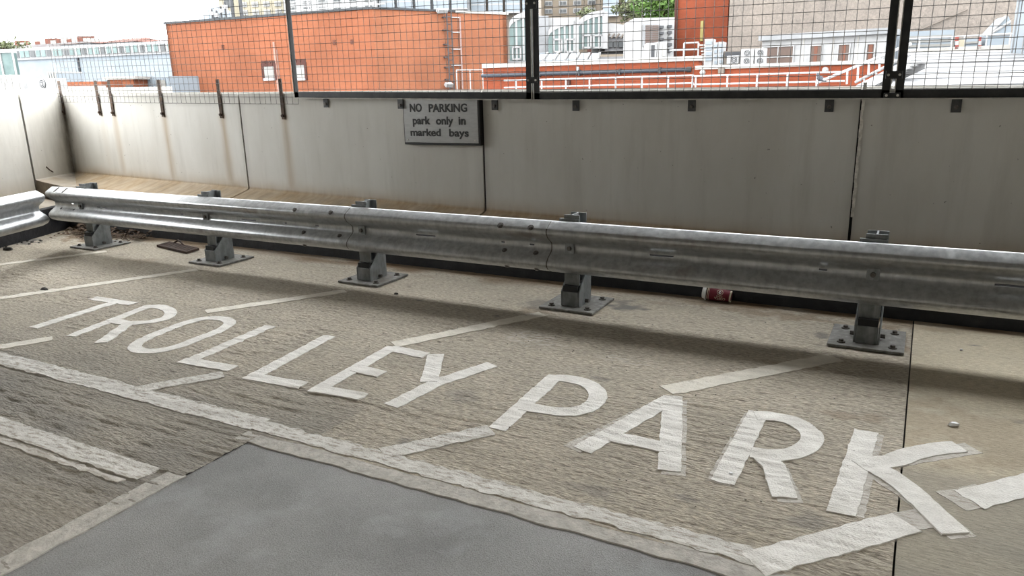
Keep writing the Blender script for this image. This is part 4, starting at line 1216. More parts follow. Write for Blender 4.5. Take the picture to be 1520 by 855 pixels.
for i, (u0, v0, u1, v1, lab) in enumerate(((-10, 124, 36, 134, 'low white duct left of the corner air conditioner'), (-12, 113, 22, 123, 'long pale duct below the green glass block'), (70, 108, 86, 121, 'small blue grey cabinet behind the corner air conditioner'))):
    r = fp.root('roof_duct', .5*(u0+u1), lab, 'duct')
    mb = MB(); fp.pbox(mb, u0, v0, u1, v1, -.8, 0); d_ = mb.build('duct_body', M_PALEBLUE if i == 2 else M_OUTBRIGHT, r)
    q0, z1 = fp.loc(u0, v0); q1, z0 = fp.loc(u1, v1)
    for k in range(4):
        mb = MB(); q = q0+(q1-q0)*(k+.5)/4; fp.box(mb, q-.02, q+.02, z0, z1+.02, -.8, .02); mb.build('flange', M_STONE, d_)
fr_, rr_, zr_ = block('low_brick_store', 'low orange brick store below the white office building', 160, 40, 198, 40, 118, MBR1, 3)
mb = MB(); fr_.box(mb, -.2, fr_.L+.2, zr_, zr_+.15, -3, .15); mb.build('coping', M_STONE, rr_)
for k in range(2):
    mb = MB(); fr_.pbox(mb, 170+k*16, 126.5, 182+k*16, 131, -.05, .05); mb.build('window', M_GLASSD, rr_)
fr2, rr2, zr2 = block('low_brick_parapet', 'low orange brick parapet with pale top near the corner straps', 90, 36, 150, 36, 121.5, MBR1, 2)
mb = MB(); fr2.box(mb, -.2, fr2.L+.2, zr2-.35, zr2-.2, 0, .1); mb.build('band', M_STONE, rr2)
fq, rq, zq = block('blue_container', 'pale blue ribbed container left of the orange brick building', 203, 42, 251, 40.8, 114, M_PALEBLUE, 2.4, 'container')
for k in range(14):
    q = fq.L*(k+.5)/14; mb = MB(); fq.box(mb, q-.04, q+.04, ZG+5, zq-.1, 0, .05); mb.build('rib', M_PALEBLUE, rq)
mb = MB(); fq.box(mb, fq.L*.62, fq.L*.9, zq-.9, zq-.2, 0, .06); mb.build('door_panel', M_GLASSP, rq)

# ---- skyline flats behind the brick building
def flats(label, u0, u1, t, vtop, m, cols, rows, v0, v1, mg, balc=False, name='block_of_flats', depth=10, cat='building'):
    fc, r, zt = block(name, label, u0, t, u1, t, vtop, m, depth, cat)
    za = fc.loc(.5*(u0+u1), v0)[1]; zb = fc.loc(.5*(u0+u1), v1)[1]
    for i in range(cols):
        for j in range(rows):
            q0 = fc.L*(i+.22)/cols; q1 = fc.L*(i+.78)/cols; z1 = za-(za-zb)*j/rows; z0 = z1-(za-zb)/rows*.62
            mb = MB(); fc.box(mb, q0, q1, z0, z1, -.05, .12); w = mb.build('window', M_OUTBRIGHT, r)
            mb = MB(); e = .12; fc.box(mb, q0+e, .5*(q0+q1)-.04, z0+e, z1-e, 0, .18); fc.box(mb, .5*(q0+q1)+.04, q1-e, z0+e, z1-e, 0, .18); mb.build('pane', mg, w)
            if balc:
                mb = MB(); fc.box(mb, q0-.3, q1+.3, z0-.25, z0-.1, 0, 1.0); b_ = mb.build('balcony', M_OUTBRIGHT, r)
                mb = MB(); fc.box(mb, q0-.3, q1+.3, z0-.1, z0+.75, .92, .98); mb.build('balustrade', M_PALEBLUE, b_)
    return fc, r, zt
M_BUFF = outdoor('buff_brick', (.235, .195, .15), (.20, .165, .125), 1, .9)
M_CREAMW = outdoor('cream_render', (.34, .31, .235), (.30, .27, .20), 1, .85)
M_TAUPE = outdoor('taupe_brick', (.17, .145, .125), (.14, .12, .10), 1, .9)
flats('cream rendered flats behind the roof of the brick building', 366, 432, 95, -40, M_CREAMW, 4, 5, -34, 26, M_GLASSP)
flats('white flats with dark glazing above the brick building', 432, 566, 90, -34, M_OUTBRIGHT, 6, 4, -28, 20, M_GLASSD)
flats('grey and white flats with balconies behind the ladder', 570, 700, 92, -40, M_OUTWHITE, 5, 4, -34, 18, M_GLASSD, True)
flats('taupe brick flats left of the frame joint', 702, 800, 95, -46, M_TAUPE, 4, 5, -40, 22, M_GLASSD, True)
flats('buff brick flats behind the glass arches', 805, 888, 105, -40, M_BUFF, 4, 5, -34, 24, M_GLASSD)
flats('tall buff flats with wide balconies behind the tree', 890, 1004, 100, -46, M_BUFF, 4, 5, -40, 26, M_GLASSD, True)
fs_, rs_, zs_ = block('cream_stair_tower', 'slim cream tower behind the thin roof posts', 338, 96, 366, 96, -30, M_CREAMW, 6)
for k in range(4):
    mb = MB(); fs_.box(mb, fs_.L*.3, fs_.L*.7, zs_-1.5-k*1.7, zs_-.5-k*1.7, 0, .1); mb.build('window', M_GLASSD, rs_)
# roof terrace rail and posts on the brick building
for i, u in enumerate((258, 265, 272, 279, 290, 303)):
    fc = f1; q, z0 = fc.loc(u, 33); q = float(q); zt = fc.loc(u, (18, 20, 14, 8, -12, -14)[i], -3)[1]
    r = empty('roof_post', fc.pt(q, top-.1, -3), 'thin dark roof post at the corner of the brick building' if i < 4 else 'stout tall dark roof post beside the blue dome', 'post', 'thin posts on the brick roof')
    mb = MB(); mb.cyl(fc.pt(q, top-.15, -3), fc.pt(q, zt, -3), .06 if i < 4 else .11, 6); mb.build('shaft', M_STEELD, r)
    mb = MB(); fc.box(mb, q-.15, q+.15, top-.15, top-.05, -3.15, -2.85); mb.build('foot_plate', M_STEELD, r)
    mb = MB(); fc.box(mb, q-.1, q+.1, zt-.35, zt-.15, -3.1, -2.9); mb.build('clamp', M_RAILW, r)
rd = f1.root('blue_dome', 325, 'pale blue domed rooflight on the brick building', 'dome'); q, z = f1.loc(325, 30, -4)
c = f1.pt(q, top-.15, -4); mb = MB(); vs = []; fs = []
hh = f1.loc(325, 10, -4)[1]-top+.15; rr = abs(f1.loc(343, 20, -4)[0]-q)
for i in range(6):
    a = math.pi/2*i/6
    for k in range(16): vs.append(c+np.array([rr*math.cos(a)*math.cos(k*math.pi/8), rr*math.cos(a)*math.sin(k*math.pi/8), hh*(.35+.65*math.sin(a))]))
vs = [c+np.array([rr*math.cos(k*math.pi/8), rr*math.sin(k*math.pi/8), 0]) for k in range(16)]+vs+[c+np.array([0, 0, hh])]
for i in range(6):
    for k in range(16): fs.append((i*16+k, i*16+(k+1) % 16, (i+1)*16+(k+1) % 16, (i+1)*16+k))
fs += [(96+k, 96+(k+1) % 16, 112) for k in range(16)]
mb.add(vs, fs); mb.build('dome_shell', M_PALEBLUE, rd, smooth=True)
mb = MB(); mb.tube([c+np.array([rr*1.03*math.cos(k*math.pi/8), rr*1.03*math.sin(k*math.pi/8), .1]) for k in range(17)], .08, 5, False); mb.build('dome_kerb', M_STONE, rd)
rt = f1.root('roof_railing', 500, 'white railing along the roof edge of the brick building', 'railing')
q0, _ = f1.loc(430, 20, -2); q1 = f1.L-.5
for zz in (.45, .9): 
    mb = MB(); mb.cyl(f1.pt(q0, top+zz, -2), f1.pt(q1, top+zz, -2), .035, 5); mb.build('rail', M_RAILW, rt)
k = q0
while k <= q1: mb = MB(); mb.cyl(f1.pt(k, top-.2, -2), f1.pt(k, top+.9, -2), .035, 5); mb.build('post', M_RAILW, rt); k += 1.3

# ---- glazed atrium with arched gables
fa = Facade(745, 58, 1000, 58)
at_ = fa.root('glass_atrium', 850, 'white framed glass atrium with curved arched gables', 'atrium')
def arch(u_l, u_r, v_spring, v_top, v_base, cols, doors, depth, out=0.0):
    q0, zs = fa.loc(u_l, v_spring, out); q1, zt = fa.loc(u_r, v_top, out); zb = fa.loc(.5*(u_l+u_r), v_base, out)[1]
    arc = [(q0+(q1-q0)*math.sin(a)*1.0, zs+(zt-zs)*(1-(1-math.sin(a))**1.6)) for a in [math.pi/2*i/12 for i in range(13)]]
    arc = [(q0+(q1-q0)*(1-math.cos(math.pi/2*i/12)), zs+(zt-zs)*math.sin(math.pi/2*i/12)) for i in range(13)]
    mb = MB(); mb.extrude([fa.pt(q, z, out-.05) for q, z in [(q0, zb)]+arc+[(q1, zb)]], (*(fa.n*.06), 0)); gl = mb.build('gable_glass', M_GLASSG, at_)
    mb = MB(); th = .42
    for (qa, za), (qb, zb_) in zip(arc[:-1], arc[1:]):
        P = [fa.pt(qa, za, out+.12), fa.pt(qb, zb_, out+.12), fa.pt(qb, zb_+th, out+.12), fa.pt(qa, za+th, out+.12)]
        mb.extrude(P, (*(fa.n*-(depth+.12)), 0))
    mb.build('vault_roof', M_OUTBRIGHT, at_)
    for k in range(1, cols):
        q = q0+(q1-q0)*k/cols; z = np.interp(q, [a[0] for a in arc], [a[1] for a in arc]); mb = MB(); fa.box(mb, q-.07, q+.07, zb, z, out, out+.1); mb.build('mullion', M_OUTBRIGHT, gl)
    mb = MB(); fa.box(mb, q1-.15, q1+.25, zb, zt+.3, out-depth, out+.12); mb.build('end_wall', M_OUTBRIGHT, at_)
    for u in doors:
        qd, zd = fa.loc(u, v_base-1, out); mb = MB(); w, h = .36, 1.0
        for a in ((qd-w, qd+w, zd+h-.12, zd+h), (qd-w, qd-w+.12, zd, zd+h), (qd+w-.12, qd+w, zd, zd+h), (qd-w, qd+w, zd, zd+.12)): fa.box(mb, *a, out, out+.16)
        mb.build('vent_window', M_OUTBRIGHT, gl)
arch(756, 787, 45, 26, 90, 3, (767,), 9)
arch(814, 854, 57, 37, 79, 5, (828, 846), 8, .6)
arch(857, 897, 47, 24, 73, 5, (871, 887), 8, .3)
mb = MB(); fa.pbox(mb, 787, 24, 815, 90, -8, .2); mb.build('link_wall', M_OUTWHITE, at_)
mb = MB(); fa.pbox(mb, 800, 27, 860, 60, -9, -.3); mb.build('roof_fascia', M_OUTBRIGHT, at_)
mb = MB(); fa.pbox(mb, 745, 88, 1000, 110, -3, -.2); mb.build('base_wall', M_OUTWHITE, at_)
# white vaulted annex with truss and window row
q0, z0 = fa.loc(898, 47); q1, z1 = fa.loc(955, 46); zt = fa.loc(905, 34)[1]
mb = MB(); pts = [(q0+(q1-q0)*k/10, z0+(zt-z0)*math.cos(math.pi/2*k/10)) for k in range(11)]
mb.extrude([fa.pt(q, z, 0) for q, z in [(q0, z0-.4)]+pts+[(q1, z0-.4)]], (*(fa.n*-8), 0)); mb.build('annex_roof', M_OUTBRIGHT, at_)
mb = MB(); fa.pbox(mb, 898, 48, 962, 75, -6, -.2); mb.build('annex_wall', M_OUTWHITE, at_)
for k in range(7):
    mb = MB(); fa.pbox(mb, 903+k*8, 61, 909+k*8, 70, -.2, .05); mb.build('annex_window', M_GLASSD if k < 4 else M_GLASSG, at_)
for k in range(8):
    a, za = fa.loc(900+k*7, 57); b, zb = fa.loc(905+k*7, 50); mb = MB(); mb.cyl(fa.pt(a, za, .1), fa.pt(b, zb, .1), .07, 5); mb.build('truss_brace', M_TAUPE, at_)
# tilted rooflights in front of it
frl = Facade(760, 46, 900, 46)
rl = frl.root('rooflight_row', 830, 'row of tilted pale blue rooflights below the glass arches', 'rooflight')
for k in range(6):
    u = 793+k*16; a, z0 = frl.loc(u, 92); b, z1 = frl.loc(u+9, 80)
    w = abs(frl.loc(u+11, 92)[0]-a)
    mb = MB(); mb.extrude([frl.pt(a, z0, 0), frl.pt(a+w, z0, 0), frl.pt(a+w+(b-a), z1, -1.4), frl.pt(b, z1, -1.4)], (0, 0, .1)); p_ = mb.build('rooflight', M_PALEBLUE, rl)
    mb = MB(); mb.extrude([frl.pt(a+w, z0, .02), frl.pt(a+w*1.25, z0, .02), frl.pt(a+w*1.25+(b-a), z1, -1.38), frl.pt(a+w+(b-a), z1, -1.38)], (0, 0, .16)); mb.build('frame_bar', M_OUTBRIGHT, p_)
mb = MB(); frl.pbox(mb, 740, 91, 985, 112, -9, -.02); mb.build('podium', M_OUTWHITE, rl)
flv = Facade(880, 42, 1010, 42)
lv = flv.root('louvred_plant_room', 975, 'white plant room with brown louvre doors left of the brick tower', 'plant room')
mb = MB(); flv.pbox(mb, 941, 27, 999, 105, -4, -.1); mb.build('wall', M_OUTBRIGHT, lv)
mb = MB(); flv.pbox(mb, 955, 36, 978.5, 68, -.1, .05); ldr = mb.build('louvre_frame', M_OUTWHITE, lv)
for s in (0, 1):
    q0, z1 = flv.loc(958+s*10, 38); q1, z0 = flv.loc(966.5+s*10, 65)
    z = z0
    while z < z1: mb = MB(); flv.box(mb, q0, q1, z, z+.07, .04, .09); mb.build('louvre_blade', M_BLIND, ldr); z += .1
for i in range(5):
    mb = MB(); flv.pbox(mb, 980, 38+i*9, 985.5, 42+i*9, -.1, .25); mb.build('vent_hood', M_STEELD, lv)
    mb = MB(); flv.pbox(mb, 992, 37+i*9, 997.5, 41+i*9, -.1, .25); mb.build('vent_hood', M_STEELD, lv)
# ---- low brick wall, pipe and handrail
g1 = Facade(750, 31, 1036, 28); 
MBR3 = mat_brick('red_orange_brick', g1.d, (.205, .048, .021), (.17, .038, .017), (.20, .065, .036))
def z_of(fc, u, v, out=0.): return fc.loc(u, v, out)[1]
lw = g1.root('low_brick_wall', 900, 'long low orange brick wall carrying a dark pipe', 'wall')
zt = .5*(z_of(g1, 780, 97)+z_of(g1, 1000, 93.5))
mb = MB(); g1.box(mb, -1, g1.L, ZG, zt, -.6, 0); mb.build('brickwork', MBR3, lw)
mb = MB(); g1.box(mb, -1, g1.L+.1, zt, zt+.17, -.7, .1); mb.build('coping', M_STONE, lw)
DECK1 = zt-.5
mb = MB(); g1.box(mb, -1, g1.L-2, DECK1-.3, DECK1, -11, -.6); mb.build('roof_deck', M_STONE, lw)
pp = g1.root('drain_pipe', 900, 'long slate grey pipe running along the low brick wall', 'pipe')
q1, z1 = g1.loc(1026, 104.5, .15); zp = .5*(z_of(g1, 780, 109.5, .15)+z_of(g1, 1000, 105, .15))
mb = MB(); mb.cyl(g1.pt(-1, zp, .15), g1.pt(q1, zp, .15), .075, 8); mb.build('pipe', M_PIPE, pp)
mb = MB(); mb.cyl(g1.pt(q1-.15, zp, .15), g1.pt(q1, zp, .15), .10, 8); mb.build('end_cap', M_COPING, pp)
for u in (800, 860, 920, 980):
    q, _ = g1.loc(u, 107, .15); mb = MB(); g1.box(mb, q-.03, q+.03, zp-.11, zp+.11, 0, .24); mb.build('pipe_clip', M_COPING, pp)
def handrail(fc, u0, v0, u1, v1, dv, posts, label, out, name='handrail', r=.032, low=True):
    h = fc.root(name, .5*(u0+u1), label, 'handrail'); q0, _ = fc.loc(u0, v0, out); q1, _ = fc.loc(u1, v1, out)
    zr = .5*(z_of(fc, u0, v0, out)+z_of(fc, u1, v1, out)); zl = zr-(z_of(fc, u0, v0, out)-z_of(fc, u0, v0+dv, out))
    for zz in (zr, zl): mb = MB(); mb.cyl(fc.pt(q0, zz, out), fc.pt(q1, zz, out), r, 6); mb.build('rail', M_RAILW, h)
    for u in posts:
        q, _ = fc.loc(u, v0, out); mb = MB(); mb.cyl(fc.pt(q, zl-2.5, out), fc.pt(q, zr, out), r, 6); mb.build('post', M_RAILW, h)
    return h
handrail(g1, 748, 118.5, 1030, 113, 10.5, (766, 804, 840, 875, 914, 953, 992, 1028), 'white handrail in front of the long low brick wall', 1.2)
r_ = g1.root('wall_lamp', 857, 'small cream lamp above the slate grey pipe', 'light'); mb = MB(); g1.pbox(mb, 855, 99, 858.5, 106, 0, .12); mb.build('lamp_housing', M_OUTBRIGHT, r_); mb = MB(); g1.pbox(mb, 854.5, 106, 859, 109, 0, .2); mb.build('lamp_base', M_STONE, r_)
mb = MB(); g1.pbox(mb, 840.5, 119, 845.5, 126.5, 0, .15); mb.build('vent_box', M_BROWN, lw)
g2 = Facade(1036, 27.0, 1345, 24.0)
lw2 = g2.root('near_brick_wall', 1150, 'low orange brick wall below the white cabin', 'wall')
MBR4 = mat_brick('orange_brick_near', g2.d, (.205, .048, .021), (.17, .038, .017), (.20, .065, .036))
zt2 = .5*(z_of(g2, 1050, 101.5)+z_of(g2, 1280, 97))
mb = MB(); g2.box(mb, 0, g2.L*.93, ZG, zt2, -.6, 0); mb.build('brickwork', MBR4, lw2)
mb = MB(); g2.box(mb, -.1, g2.L*.95, zt2, zt2+.13, -.7, .08); mb.build('coping', M_STONE, lw2)
DECK2 = zt2-.15
mb = MB(); g2.box(mb, 0, g2.L*.6, DECK2-.3, DECK2, -9, -.6); mb.build('roof_deck', M_STONE, lw2)
handrail(g2, 1030, 112.5, 1255, 107, 12.5, (1033, 1080, 1124, 1169, 1213), 'white handrail in front of the near brick wall', .8)
for i, (u, v, lab) in enumerate(((1043, 107.5, 'round white bulkhead lamp at the end of the slate grey pipe'), (1225, 104, 'round white bulkhead lamp above the pigeon'))):
    q, z = g2.loc(u, v); r_ = g2.root('bulkhead_lamp', u, lab, 'light', ); mb = MB(); a = g2.pt(q, z, 0); nn = np.array([g2.n[0], g2.n[1], 0])
    mb.tube([a, a+nn*.05, a+nn*.10, a+nn*.13], [.085, .09, .07, .02], 12); mb.build('lamp_cover', M_OUTBRIGHT, r_, smooth=True)
    mb = MB(); mb.cyl(a, a+nn*.02, .105, 12); mb.build('lamp_base', M_STONE, r_)
mb = MB(); g2.pbox(mb, 1066, 100, 1074, 109, 0, .2); mb.build('junction_box', M_TAUPE, lw2)

fch = Facade(880, 37, 1010, 37)
for i, (u0, v0, u1, v1, lab) in enumerate(((961, 64, 975, 88, 'white chiller cabinet with dark grille below the louvre doors'), (976, 62, 990, 88, 'plain white chiller cabinet beside the grille one'))):
    r = fch.root('chiller_cabinet', .5*(u0+u1), lab, 'cabinet'); mb = MB(); q0, z1 = fch.loc(u0, v0); q1, _ = fch.loc(u1, v0); fch.box(mb, q0, q1, DECK1, z1, -1, 0); mb.build('cabinet_body', M_OUTBRIGHT, r)
    if i == 0: mb = MB(); fch.pbox(mb, 967, 67, 971.5, 85, 0, .04); mb.build('grille', M_STEELD, r)
    else: mb = MB(); fch.pbox(mb, 984, 64, 988, 83, 0, .04); mb.build('side_panel', M_STONE, r)

# ---- brick tower, pebbledash wall
ft = Facade(1001, 46, 1076, 44)
MBR5 = mat_brick('tower_brick', ft.d, (.205, .048, .021), (.17, .038, .017), (.20, .065, .036))
tw = ft.root('brick_tower', 1035, 'tall orange brick tower beside the pebbledash wall', 'building')
zt = z_of(ft, 1040, -60)
mb = MB(); ft.box(mb, 0, ft.L, ZG, zt, -6, 0); mb.build('brickwork', MBR5, tw)
mb = MB(); q, _ = ft.loc(1003.5, 60); mb.cyl(ft.pt(q, ZG, .12), ft.pt(q, zt, .12), .09, 8); mb.build('downpipe', M_BROWN, tw)
mb = MB(); ft.pbox(mb, 1040, 31, 1042.8, 61, 0, .06); mb.build('yellow_marker_strip', outdoor('yellow_paint', (.32, .27, .10), None, 5, .7), tw)
mb = MB(); ft.box(mb, -.1, ft.L+.1, zt, zt+.2, -6.1, .1); mb.build('coping', M_STONE, tw)
YP = float(far(1076, 60, 42)[1]); 
fpb = Facade(1077.5, 42, 1700, (YP-CAM[1])/ray(1700, 120)[1])
def mat_pebble():
    m, nt, N, L, b = new_mat('pebbledash')
    base, pos = noise_col(nt, ex((.215, .186, .16)), ex((.165, .144, .126)), .35, (1, 1, .6), detail=7)
    g, _ = noise_col(nt, None, None, 9, (1, 1, 1), detail=6, lo=.3, hi=.7, pos=pos, rough=.8)
    col = mixc(nt, 1.0, base, mixc(nt, g, (.55, .53, .52), (1.35, 1.32, 1.28)), 'MULTIPLY')
    L.new(col, b.inputs['Base Color']); b.inputs['Roughness'].default_value = .95
    bump(nt, b, g, .6, .03); return m
pb = fpb.root('pebbledash_building', 1250, 'big grey pebbledash building behind the white cabin', 'building')
zt = z_of(fpb, 1200, -70)
mb = MB(); fpb.box(mb, 0, fpb.L, ZG, zt, -8, 0); mb.build('pebbledash_wall', mat_pebble(), pb)
mb = MB(); fpb.box(mb, -.1, fpb.L, zt, zt+.25, -8, .15); mb.build('coping', M_STONE, pb)
q0, z0 = fpb.loc(1362, 46, .1); q1, z1 = fpb.loc(1436, 14, .1)
mb = MB(); mb.cyl(fpb.pt(q0, z0, .1), fpb.pt(q1, z1, .1), .045, 6); mb.build('sloping_pipe', M_TAUPE, pb)
# ---- white cabin
fcab = Facade(1128, 33, 1308, 30)
cb_ = fcab.root('white_cabin', 1215, 'white panelled cabin with four brown windows', 'cabin')
zt = .5*(z_of(fcab, 1140, 60)+z_of(fcab, 1290, 52)); 
mb = MB(); fcab.box(mb, 0, fcab.L, ZG, zt, -3, 0); mb.build('wall', M_OUTBRIGHT, cb_)
mb = MB(); fcab.box(mb, -.1, fcab.L+.15, zt, zt+.22, -3.1, .2); mb.build('roof_edge', M_OUTWHITE, cb_)
for u in (1192, 1236, 1272): mb = MB(); q, _ = fcab.loc(u, 80); fcab.box(mb, q-.03, q+.03, zt-2.2, zt, 0, .02); mb.build('panel_joint', M_STONE, cb_)
for (u0, v0, u1, v1, bars, rows) in ((1132, 69, 1178, 97.5, (.5,), (.45,)), (1202, 66.5, 1219.5, 96, (), (.5,)), (1244, 65, 1261, 95, (), (.5,)), (1286.5, 64, 1298, 92.5, (), (.5,))):
    w = window(fcab, cb_, u0, v0, u1, v1, M_OUTBRIGHT, M_BLIND, bars if u0 < 1150 else (), rows, .06, .055, M_OUTWHITE)
    if u0 > 1150:
        q0, z1 = fcab.loc(u0, v0); q1, z0 = fcab.loc(u1, v1); mb = MB(); qm = .5*(q0+q1); fcab.box(mb, qm-.07, qm+.07, z0+.06, z1-.06, .0, .035); mb.build('curtain', M_CURT, w)
# ---- cooling units left of the cabin
fau = Facade(1040, 30, 1135, 29)
ac_unit(fau, 1079, 83, 1096, 96, 'small white air conditioner on the wall top left of the twin fan units', base=DECK2)
ac_unit(fau, 1099.5, 73, 1118, 97, 'white twin fan unit beside the small air conditioner', 2, base=DECK2)
ac_unit(fau, 1121, 72, 1136, 97, 'white twin fan unit against the cabin', 2, base=DECK2)
mb = MB(); fau2 = Facade(1040, 31.5, 1135, 30.5); lr = fau2.root('louvre_panel', 1088, 'dark louvre panel above the small air conditioner', 'louvre')
mb = MB(); fau2.pbox(mb, 1075, 76, 1101, 98, -.3, -.05); mb.build('panel_frame', M_TAUPE, lr)
for k in range(4):
    mb = MB(); fau2.pbox(mb, 1076, 77.2+k*1.6, 1100, 78.2+k*1.6, -.05, .05); mb.build('louvre_blade', M_STEELD, lr)
for i, (u0, v0, u1, v1) in enumerate(((1046, 58, 1058, 94), (1059, 63, 1065.5, 95), (1066.6, 62, 1074, 94))):
    r = fau2.root('heat_pump_cabinet', .5*(u0+u1), ('tall white slatted heat pump cabinet beside the tower foot', 'narrow white heat pump cabinet between two wider ones', 'white heat pump cabinet nearest the louvre panel')[i], 'cabinet')
    mb = MB(); q0, z1 = fau2.loc(u0, v0); q1, _ = fau2.loc(u1, v0); fau2.box(mb, q0, q1, DECK2, z1, -.8, 0); c_ = mb.build('cabinet_body', M_OUTBRIGHT, r)
    for k in range(4):
        mb = MB(); fau2.pbox(mb, u0+1.5, v0+3+k*8, u1-1.5, v0+8+k*8, 0, .03); mb.build('grille', M_PALEBLUE, c_)
fsr = Facade(980, 35, 1060, 34)
rr3 = fsr.root('roof_access_stair', 1035, 'white access steps and railing at the foot of the brick tower', 'stair')
for u in (1015.5, 1037): 
    q, zt = fsr.loc(u, 64); mb = MB(); mb.cyl(fsr.pt(q, zt-2, 0), fsr.pt(q, zt, 0), .04, 6); mb.build('post', M_RAILW, rr3)
for v in (64, 75, 86):
    q0, z0 = fsr.loc(994 if v == 75 else 1015.5, v); q1, _ = fsr.loc(1037, v); mb = MB(); mb.cyl(fsr.pt(q0, z0, 0), fsr.pt(q1, z0, 0), .04, 6); mb.build('rail', M_RAILW, rr3)
for k in range(5):
    q0, z0 = fsr.loc(1039+1.0*k, 66+4.6*k); mb = MB(); fsr.box(mb, q0, q0+.28, z0-.06, z0, -.7, .1); mb.build('tread', M_STONE, rr3)

# ---- outdoor stair and sloping roof on the right
fst = Facade(1205, 19.5, 1345, 17.0)
st = fst.root('outdoor_stair', 1280, 'white metal stair with handrails climbing in front of the near brick wall', 'stair')
def seg(fc, u0, v0, u1, v1, r, out, name, root, m=M_RAILW):
    q0, z0 = fc.loc(u0, v0, out); q1, z1 = fc.loc(u1, v1, out); mb = MB(); mb.cyl(fc.pt(q0, z0, out), fc.pt(q1, z1, out), r, 6); return mb.build(name, m, root)
seg(fst, 1222, 119, 1352, 65, .035, .5, 'handrail', st); seg(fst, 1212, 124, 1226, 117, .035, .5, 'handrail', st)
seg(fst, 1270, 122, 1352, 80, .035, -.05, 'handrail', st)
q0, z0 = fst.loc(1272, 127, .5); q1, z1 = fst.loc(1352, 86, .5)
for out in (.5, .0):
    mb = MB(); mb.extrude([fst.pt(q0, z0-.22, out), fst.pt(q1, z1-.22, out), fst.pt(q1, z1, out), fst.pt(q0, z0, out)], (*(fst.n*.04), 0)); mb.build('stringer', M_OUTBRIGHT, st)
for k in range(10):
    t = (k+.5)/10; q = q0+(q1-q0)*t; z = z0+(z1-z0)*t-.08; mb = MB(); fst.box(mb, q-.12, q+.12, z-.015, z, 0, .5); mb.build('tread', M_OUTBRIGHT, st)
for k in range(6):
    u = 1258+k*16; v = 119-54*(u-1222)/130; seg(fst, u, v, u-1.0, v+21, .026, .5, 'baluster', st)
for k in range(3):
    u = 1283+k*18; v = 122-42*(u-1270)/82; seg(fst, u, v, u-.5, v+12, .022, -.05, 'baluster', st)
# pigeon at the foot of the handrail
M_PIG = outdoor('pigeon_grey', (.055, .058, .068), (.035, .036, .044), 20, .7)
q, z = fst.loc(1217.5, 116.5, .5); pc = fst.pt(q, z, .5); pr = empty('pigeon', (pc[0], pc[1], pc[2]-.12), 'dark grey pigeon perched at the foot of the white handrail', 'bird')
dd = np.array([fst.d[0], fst.d[1], 0]); uz = np.array([0, 0, 1.0])
mb = MB(); mb.tube([pc+dd*a+uz*b for a, b in ((.20, -.075), (.13, -.05), (.06, -.02), (0, .0), (-.05, .03), (-.075, .075), (-.085, .105), (-.10, .115), (-.125, .105))],
                   [.012, .03, .055, .07, .06, .035, .036, .028, .006], 10); mb.build('body', M_PIG, pr, smooth=True)
for s in (-1, 1):
    mb = MB(); nn = np.array([fst.n[0], fst.n[1], 0])*s*.02; mb.cyl(pc+nn-uz*.05, pc+nn-uz*.125, .006, 5); mb.build('leg', M_TERRA, pr)
# sloping pale roof
srf = empty('sloping_roof', (*far(1430, 120, 18)[:2], ZG), 'pale grey felted roof sloping up beyond the fence on the right', 'roof')
n0, n1_ = far(1322, 129, 15.5), far(1640, 122, 13.6)
m0, m1 = far(1345, 78, 29), far(1640, 71, 25.5)
def mat_felt():
    m, nt, N, L, b = new_mat('pale_roof_felt')
    col, pos = noise_col(nt, ex((.175, .176, .180)), ex((.105, .106, .11)), .9, (.35, 2.6, 1), detail=8)
    L.new(col, b.inputs['Base Color']); b.inputs['Roughness'].default_value = .9; return m
M_FELT = mat_felt()
rows_ = 8
for k in range(rows_):
    a, b = k/rows_, (k+1)/rows_; mb = MB(); lift = np.array([0, 0, .02])
    P = [n0+(m0-n0)*a+lift, n1_+(m1-n1_)*a+lift, n1_+(m1-n1_)*b, n0+(m0-n0)*b]
    mb.extrude(P, (0, 0, -.12)); mb.build('roof_sheet', M_FELT, srf)
mb = MB(); mb.extrude([n0-(0, 0, .12), n1_-(0, 0, .12), (n1_[0], n1_[1], ZG), (n0[0], n0[1], ZG)], (FW[0]*.3, FW[1]*.3, 0)); mb.build('supporting_wall', M_OUTWHITE, srf)
fr5 = Facade(1345, 29.3, 1640, 25.8)
mb = MB(); fr5.pbox(mb, 1340, 73, 1560, 80, -.4, .0); mb.build('ridge_kerb', M_STONE, srf)
r5 = handrail(fr5, 1338, 54, 1560, 52, 17, (1366, 1414, 1432, 1465, 1500), 'white rail along the ridge of the sloping roof', -.2)
fr6 = Facade(1300, 31, 1560, 29)
cbx = fr6.root('blue_plant_housing', 1380, 'pale blue plant housing behind the ridge rail', 'plant housing')
mb = MB(); fr6.pbox(mb, 1345, 47, 1413, 76, -2, 0); mb.build('housing', M_PALEBLUE, cbx)
for v in (54, 60, 67): mb = MB(); fr6.pbox(mb, 1346, v, 1412, v+1.2, 0, .04); mb.build('seam', M_GLASSP, cbx)
cb2 = fr6.root('blue_cabin', 1320, 'pale blue glazed lobby between the cabin and the frame joint', 'lobby')
mb = MB(); fr6.pbox(mb, 1311, 54, 1343, 110, -2, -.1); mb.build('wall', M_PALEBLUE, cb2)
for u in (1312, 1322, 1332): mb = MB(); fr6.pbox(mb, u, 58, u+9, 92, -.1, .02); mb.build('pane', M_PALEBLUE, cb2)
cb3 = fr6.root('low_blue_unit', 1440, 'low pale blue unit between the red posts', 'plant housing')
mb = MB(); q0, z1 = fr6.loc(1428, 57); q1, _ = fr6.loc(1458, 57); fr6.box(mb, q0, q1, ZG, z1, -1.5, -.05); mb.build('housing', M_PALEBLUE, cb3); mb = MB(); fr6.pbox(mb, 1430, 62, 1456, 64, -.05, .03); mb.build('seam', M_GLASSP, cb3)
M_REDM = outdoor('red_marker', (.26, .06, .05), (.22, .05, .04), 4, .7)
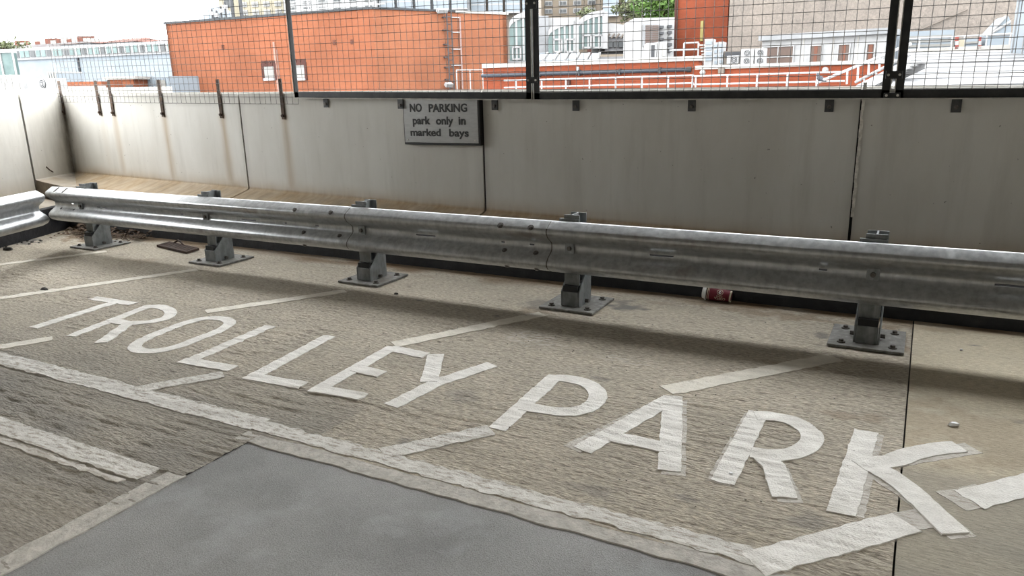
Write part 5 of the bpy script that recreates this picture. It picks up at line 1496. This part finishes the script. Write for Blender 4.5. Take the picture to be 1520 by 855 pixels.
for u, w, lab in ((1418, 4.5, 'red and white marker board left of the low blue unit'), (1452, 4, 'red and white marker post right of the low blue unit')):
    r = fr5.root('marker_post', u, lab, 'marker')
    for k in range(3):
        mb = MB(); fr5.pbox(mb, u, 55+k*6, u+w, 61+k*6, -.1, .0); mb.build('marker_band', M_REDM if k % 2 == 0 else M_OUTBRIGHT, r)
    if u < 1430: mb = MB(); fr5.pbox(mb, u+5, 59, u+12, 73, -.1, -.02); mb.build('notice', M_CREAMW, r)
hd = fr6.root('blue_ventilation_hood', 1482, 'pale blue curved ventilation hood at the ridge', 'hood')
q0, z0 = fr6.loc(1467, 52); q1, z1 = fr6.loc(1500, 52); ztp = fr6.loc(1492, 24)[1]; zbs = fr6.loc(1485, 74)[1]; w = q1-q0
poly = [(q0, z0), (q0+w*.68, ztp), (q0+w*.80, ztp-.02), (q0+w*.92, ztp-(ztp-z0)*.3), (q0+w*.99, ztp-(ztp-z0)*.7), (q1, z0)]
mb = MB(); mb.extrude([fr6.pt(q, z, 0) for q, z in poly], (*(fr6.n*-1.5), 0)); mb.build('hood_shell', M_PALEBLUE, hd)
mb = MB(); fr6.box(mb, q0, q1, zbs, z0, -1.5, .02); mb.build('hood_base', M_PALEBLUE, hd)
for a, b in ((0, 1), (0, 3), (0, 5)):
    mb = MB(); mb.cyl(fr6.pt(*poly[a], .04), fr6.pt(*poly[b], .04), .05, 5); mb.build('hood_rib', M_OUTBRIGHT, hd)
fgw = Facade(1500, 25, 1640, 18)
gw = fgw.root('grey_cladding_wall', 1530, 'pale grey clad wall at the right end of the sloping roof', 'wall')
mb = MB(); q, _ = fgw.loc(1504, 40); fgw.box(mb, q, fgw.L, ZG, z_of(fgw, 1515, -40), -2, 0); mb.build('cladding', M_PALEBLUE, gw)
for k in range(6): mb = MB(); fgw.box(mb, q+.3+k*1.1, q+.36+k*1.1, ZG, z_of(fgw, 1515, -40), 0, .04); mb.build('cover_strip', M_OUTWHITE, gw)
# bent bar lying on the roof
mb = MB(); pts = [far(u, v, 16.2)+np.array([0, 0, .02]) for u, v in ((1426, 125.5), (1431, 127), (1440, 127), (1446, 125.8))]
mb.tube(pts, .02, 6); c = pts[1]
thing(mb, 'bent_bar', M_STEELD, 'short bent dark bar lying on the sloping roof', 'bar', tuple(c))
